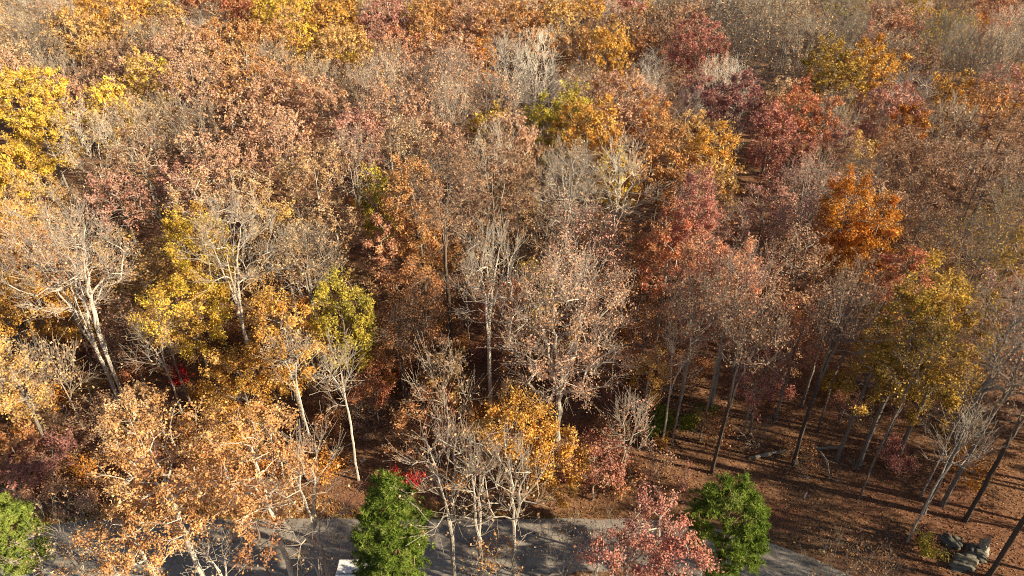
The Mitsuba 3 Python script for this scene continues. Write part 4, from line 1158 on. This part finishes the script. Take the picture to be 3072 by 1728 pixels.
# ------------------------------------------------------------------ boulders, stump, fallen log, white stake
def boulder(seed, size, flat):
    m = trimesh.creation.icosphere(4)
    v = m.vertices.copy()
    k = 0.62 + 0.6 * meshkit.fbm(v * 1.25 + seed * 7.3, 4, seed)
    cut = np.minimum(1, 0.78 + 0.3 * np.abs(np.sin(v @ np.array([3.1, 1.7, 2.3]) + seed)))
    m.vertices = v * (k * cut)[:, None] * np.array(size) * np.array([1, 1, flat])
    return m


for i, (x, y, size, flat, label) in enumerate([
        (2888, 1692, (1.9, 1.1, 1.2), .62, 'large pale boulder in the lower right corner, in front of the broken stump'),
        (2850, 1632, (1.2, .8, 1.0), .8, 'dark boulder behind the bush in the lower right corner'),
        (2925, 1665, (1.2, .8, .8), .5, 'flat grey boulder at the foot of the broken stump')]):
    X, Y = at(x, y, 0.3)
    key = numbered('boulder')
    scene[key] = {**mikit.ply(boulder(i + 3, size, flat), 'stone_mat', smooth=True), 'to_world': T().translate([X, Y, float(ground_z(X, Y)) + 0.15]).rotate([0, 0, 1], 20 - 50 * i)}
    labels[key] = {'label': label, 'category': 'boulder', 'group': 'boulders in the lower right corner'}

X, Y = at(2948, 1650, 0.4)
rs = np.random.default_rng(4)
nA, nH = 20, 9
sv = []
for j in range(nH):
    t = j / (nH - 1)
    for a in range(nA):
        th = a / nA * 6.283
        rr = 0.38 + 0.32 * math.exp(-t * 5) * (1 + 0.5 * math.sin(3 * th)) + 0.05 * rs.normal() * 0.6
        top = 1.25 + 0.35 * math.sin(th * 2 + 1) + 0.2 * rs.random()
        sv.append([rr * math.cos(th) - 0.25 * t, rr * math.sin(th), t * top])
sv.append([-0.2, 0, 0.85])
sf = []
for j in range(nH - 1):
    for a in range(nA):
        p, q = j * nA + a, j * nA + (a + 1) % nA
        sf += [[p, q, q + nA], [p, q + nA, p + nA]]
for a in range(nA):
    sf.append([(nH - 1) * nA + a, (nH - 1) * nA + (a + 1) % nA, len(sv) - 1])
sv = np.array(sv)
scene['tree_stump'] = {**mikit.ply((sv, np.array(sf)), 'bark_mat', smooth=True, color=np.tile([.30, .27, .22], (len(sv), 1)) * (0.55 + 0.9 * meshkit.noise(sv * [7, 7, 2], 8))[:, None]),
                       'to_world': T().translate([X, Y, float(ground_z(X, Y)) - 0.05])}
labels['tree_stump'] = {'label': 'broken pale tree stump standing between the boulders in the lower right corner', 'category': 'stump'}


def lying(points, r0, r1, name, label, col=((.22, .19, .15), (.30, .26, .21)), seed=5):
    rs = np.random.default_rng(seed)
    P = np.array([[*at(x, y, z + 0.05), 0.0] for x, y, z in points])
    P[:, 2] = ground_z(P[:, 0], P[:, 1]) + np.array([z for _, _, z in points]) + 0.1
    pos, par = [P[0]], [-1]
    for a, b in zip(P[:-1], P[1:]):
        n = max(2, int(np.linalg.norm(b - a) / 0.5))
        for i in range(1, n + 1):
            pos.append(a + (b - a) * i / n + rs.normal(size=3) * 0.04)
            par.append(len(pos) - 2)
    pos = np.array(pos)
    rad = np.linspace(r0, r1, len(pos))
    ends = list(range(len(pos) // 2, len(pos), 3))
    p2, q2, seg = sprays(rs, pos, par, ends, 2, 1.1, 0, sub=1, up=0.1)
    rad = np.concatenate([rad, np.full(len(p2) - len(pos), 0.02)])
    keep = np.zeros(len(p2), bool)
    keep[:len(pos)] = True
    a = wood(p2, q2, rad, *col, keep)
    b = wood(p2, q2, rad, *col, ~keep)
    labels[f'{name}__branches'] = {'kind': 'stuff'}
    scene[f'{name}__trunk'] = mikit.ply((a[0], a[1]), 'bark_mat', color=a[2])
    scene[f'{name}__branches'] = mikit.ply((b[0], b[1]), 'bark_mat', color=b[2])
    labels[name] = {'label': label, 'category': 'log', 'group': 'fallen wood at the right'}


lying([(2250, 1380, .1), (2330, 1362, .25), (2400, 1352, .35), (2512, 1352, .3)], 0.22, 0.12, 'fallen_log', 'pale fallen log lying across the leaf-covered floor between slanting trunks')
lying([(2440, 1345, .5), (2462, 1370, 1.0), (2482, 1400, .8), (2486, 1435, .1)], 0.16, 0.08, 'fallen_branch', 'curved broken branch drooping from the fallen log to the ground')
X, Y = at(2410, 1502, 0.0)
stake = trimesh.creation.cylinder(0.07, 0.75, sections=12)
cap = trimesh.creation.icosphere(1, 0.075)
cap.apply_translation([0, 0, 0.37])
scene['white_stake'] = {**mikit.ply(trimesh.util.concatenate([stake, cap]), 'post_white', smooth=40), 'to_world': T().translate([X, Y, float(ground_z(X, Y)) + 0.36]).rotate([0, 1, 0], 7)}
labels['white_stake'] = {'label': 'short white marker stake on the leaf-covered slope above the road end', 'category': 'stake'}

# ------------------------------------------------------------------ names for the trees that have none yet: by their look and by what they stand beside
marks = [t for t in PLACED if t.get('lm')]
taken = {v['label'] for v in labels.values() if 'label' in v}


def look_of(t):
    if t['kind'] == 'bush':
        return f"{WORD[t['pal']]} bush"
    bark = {'white': 'white-limbed', 'pale': 'pale-limbed', 'grey': 'grey-limbed', 'dark': 'dark-trunked', 'oak': 'brown-limbed'}[t['bark']]
    if t['kind'] == 'young_tree':
        return f"{'young' if t['h'] > 8 else 'small young'} {WORD[t['pal']]} tree" if t['dens'] > 0.33 else f"{'young' if t['h'] > 8 else 'small young'} bare {bark} tree"
    if t['dens'] < 0.08:
        return f'bare {bark} tree'
    if t['dens'] < 0.33:
        return f"sparse {WORD[t['pal']]} {bark} tree"
    if t['dens'] < 0.66:
        return f"thin-leaved {WORD[t['pal']]} tree"
    return f"leafy {WORD[t['pal']]} tree"


ORD = ['', 'second ', 'third ', 'fourth ', 'fifth ', 'sixth ']
todo = [t for t in PLACED if not t['label']]
for t in sorted(todo, key=lambda t: -t['py']):
    best = sorted(marks, key=lambda m: math.hypot(m['px'] - t['px'], (m['py'] - t['py']) * 1.2))[:6]
    done = False
    for o in range(6):
        for m in best:
            dx, dy = t['px'] - m['px'], t['py'] - m['py']
            side = 'left of' if dx < 0 else 'right of'
            if abs(dy) > 1.3 * abs(dx):
                rel = 'behind' if dy < 0 else 'in front of'
            elif abs(dy) > 0.5 * abs(dx):
                rel = ('behind and ' if dy < 0 else 'in front and ') + side
            else:
                rel = side
            lab = f"{ORD[o]}{look_of(t)} {rel} {m['lm']}"
            if len(lab.split()) <= 16 and lab not in taken:
                done = True
                break
        if done:
            break
    taken.add(lab)
    labels[t['key']]['label'] = lab
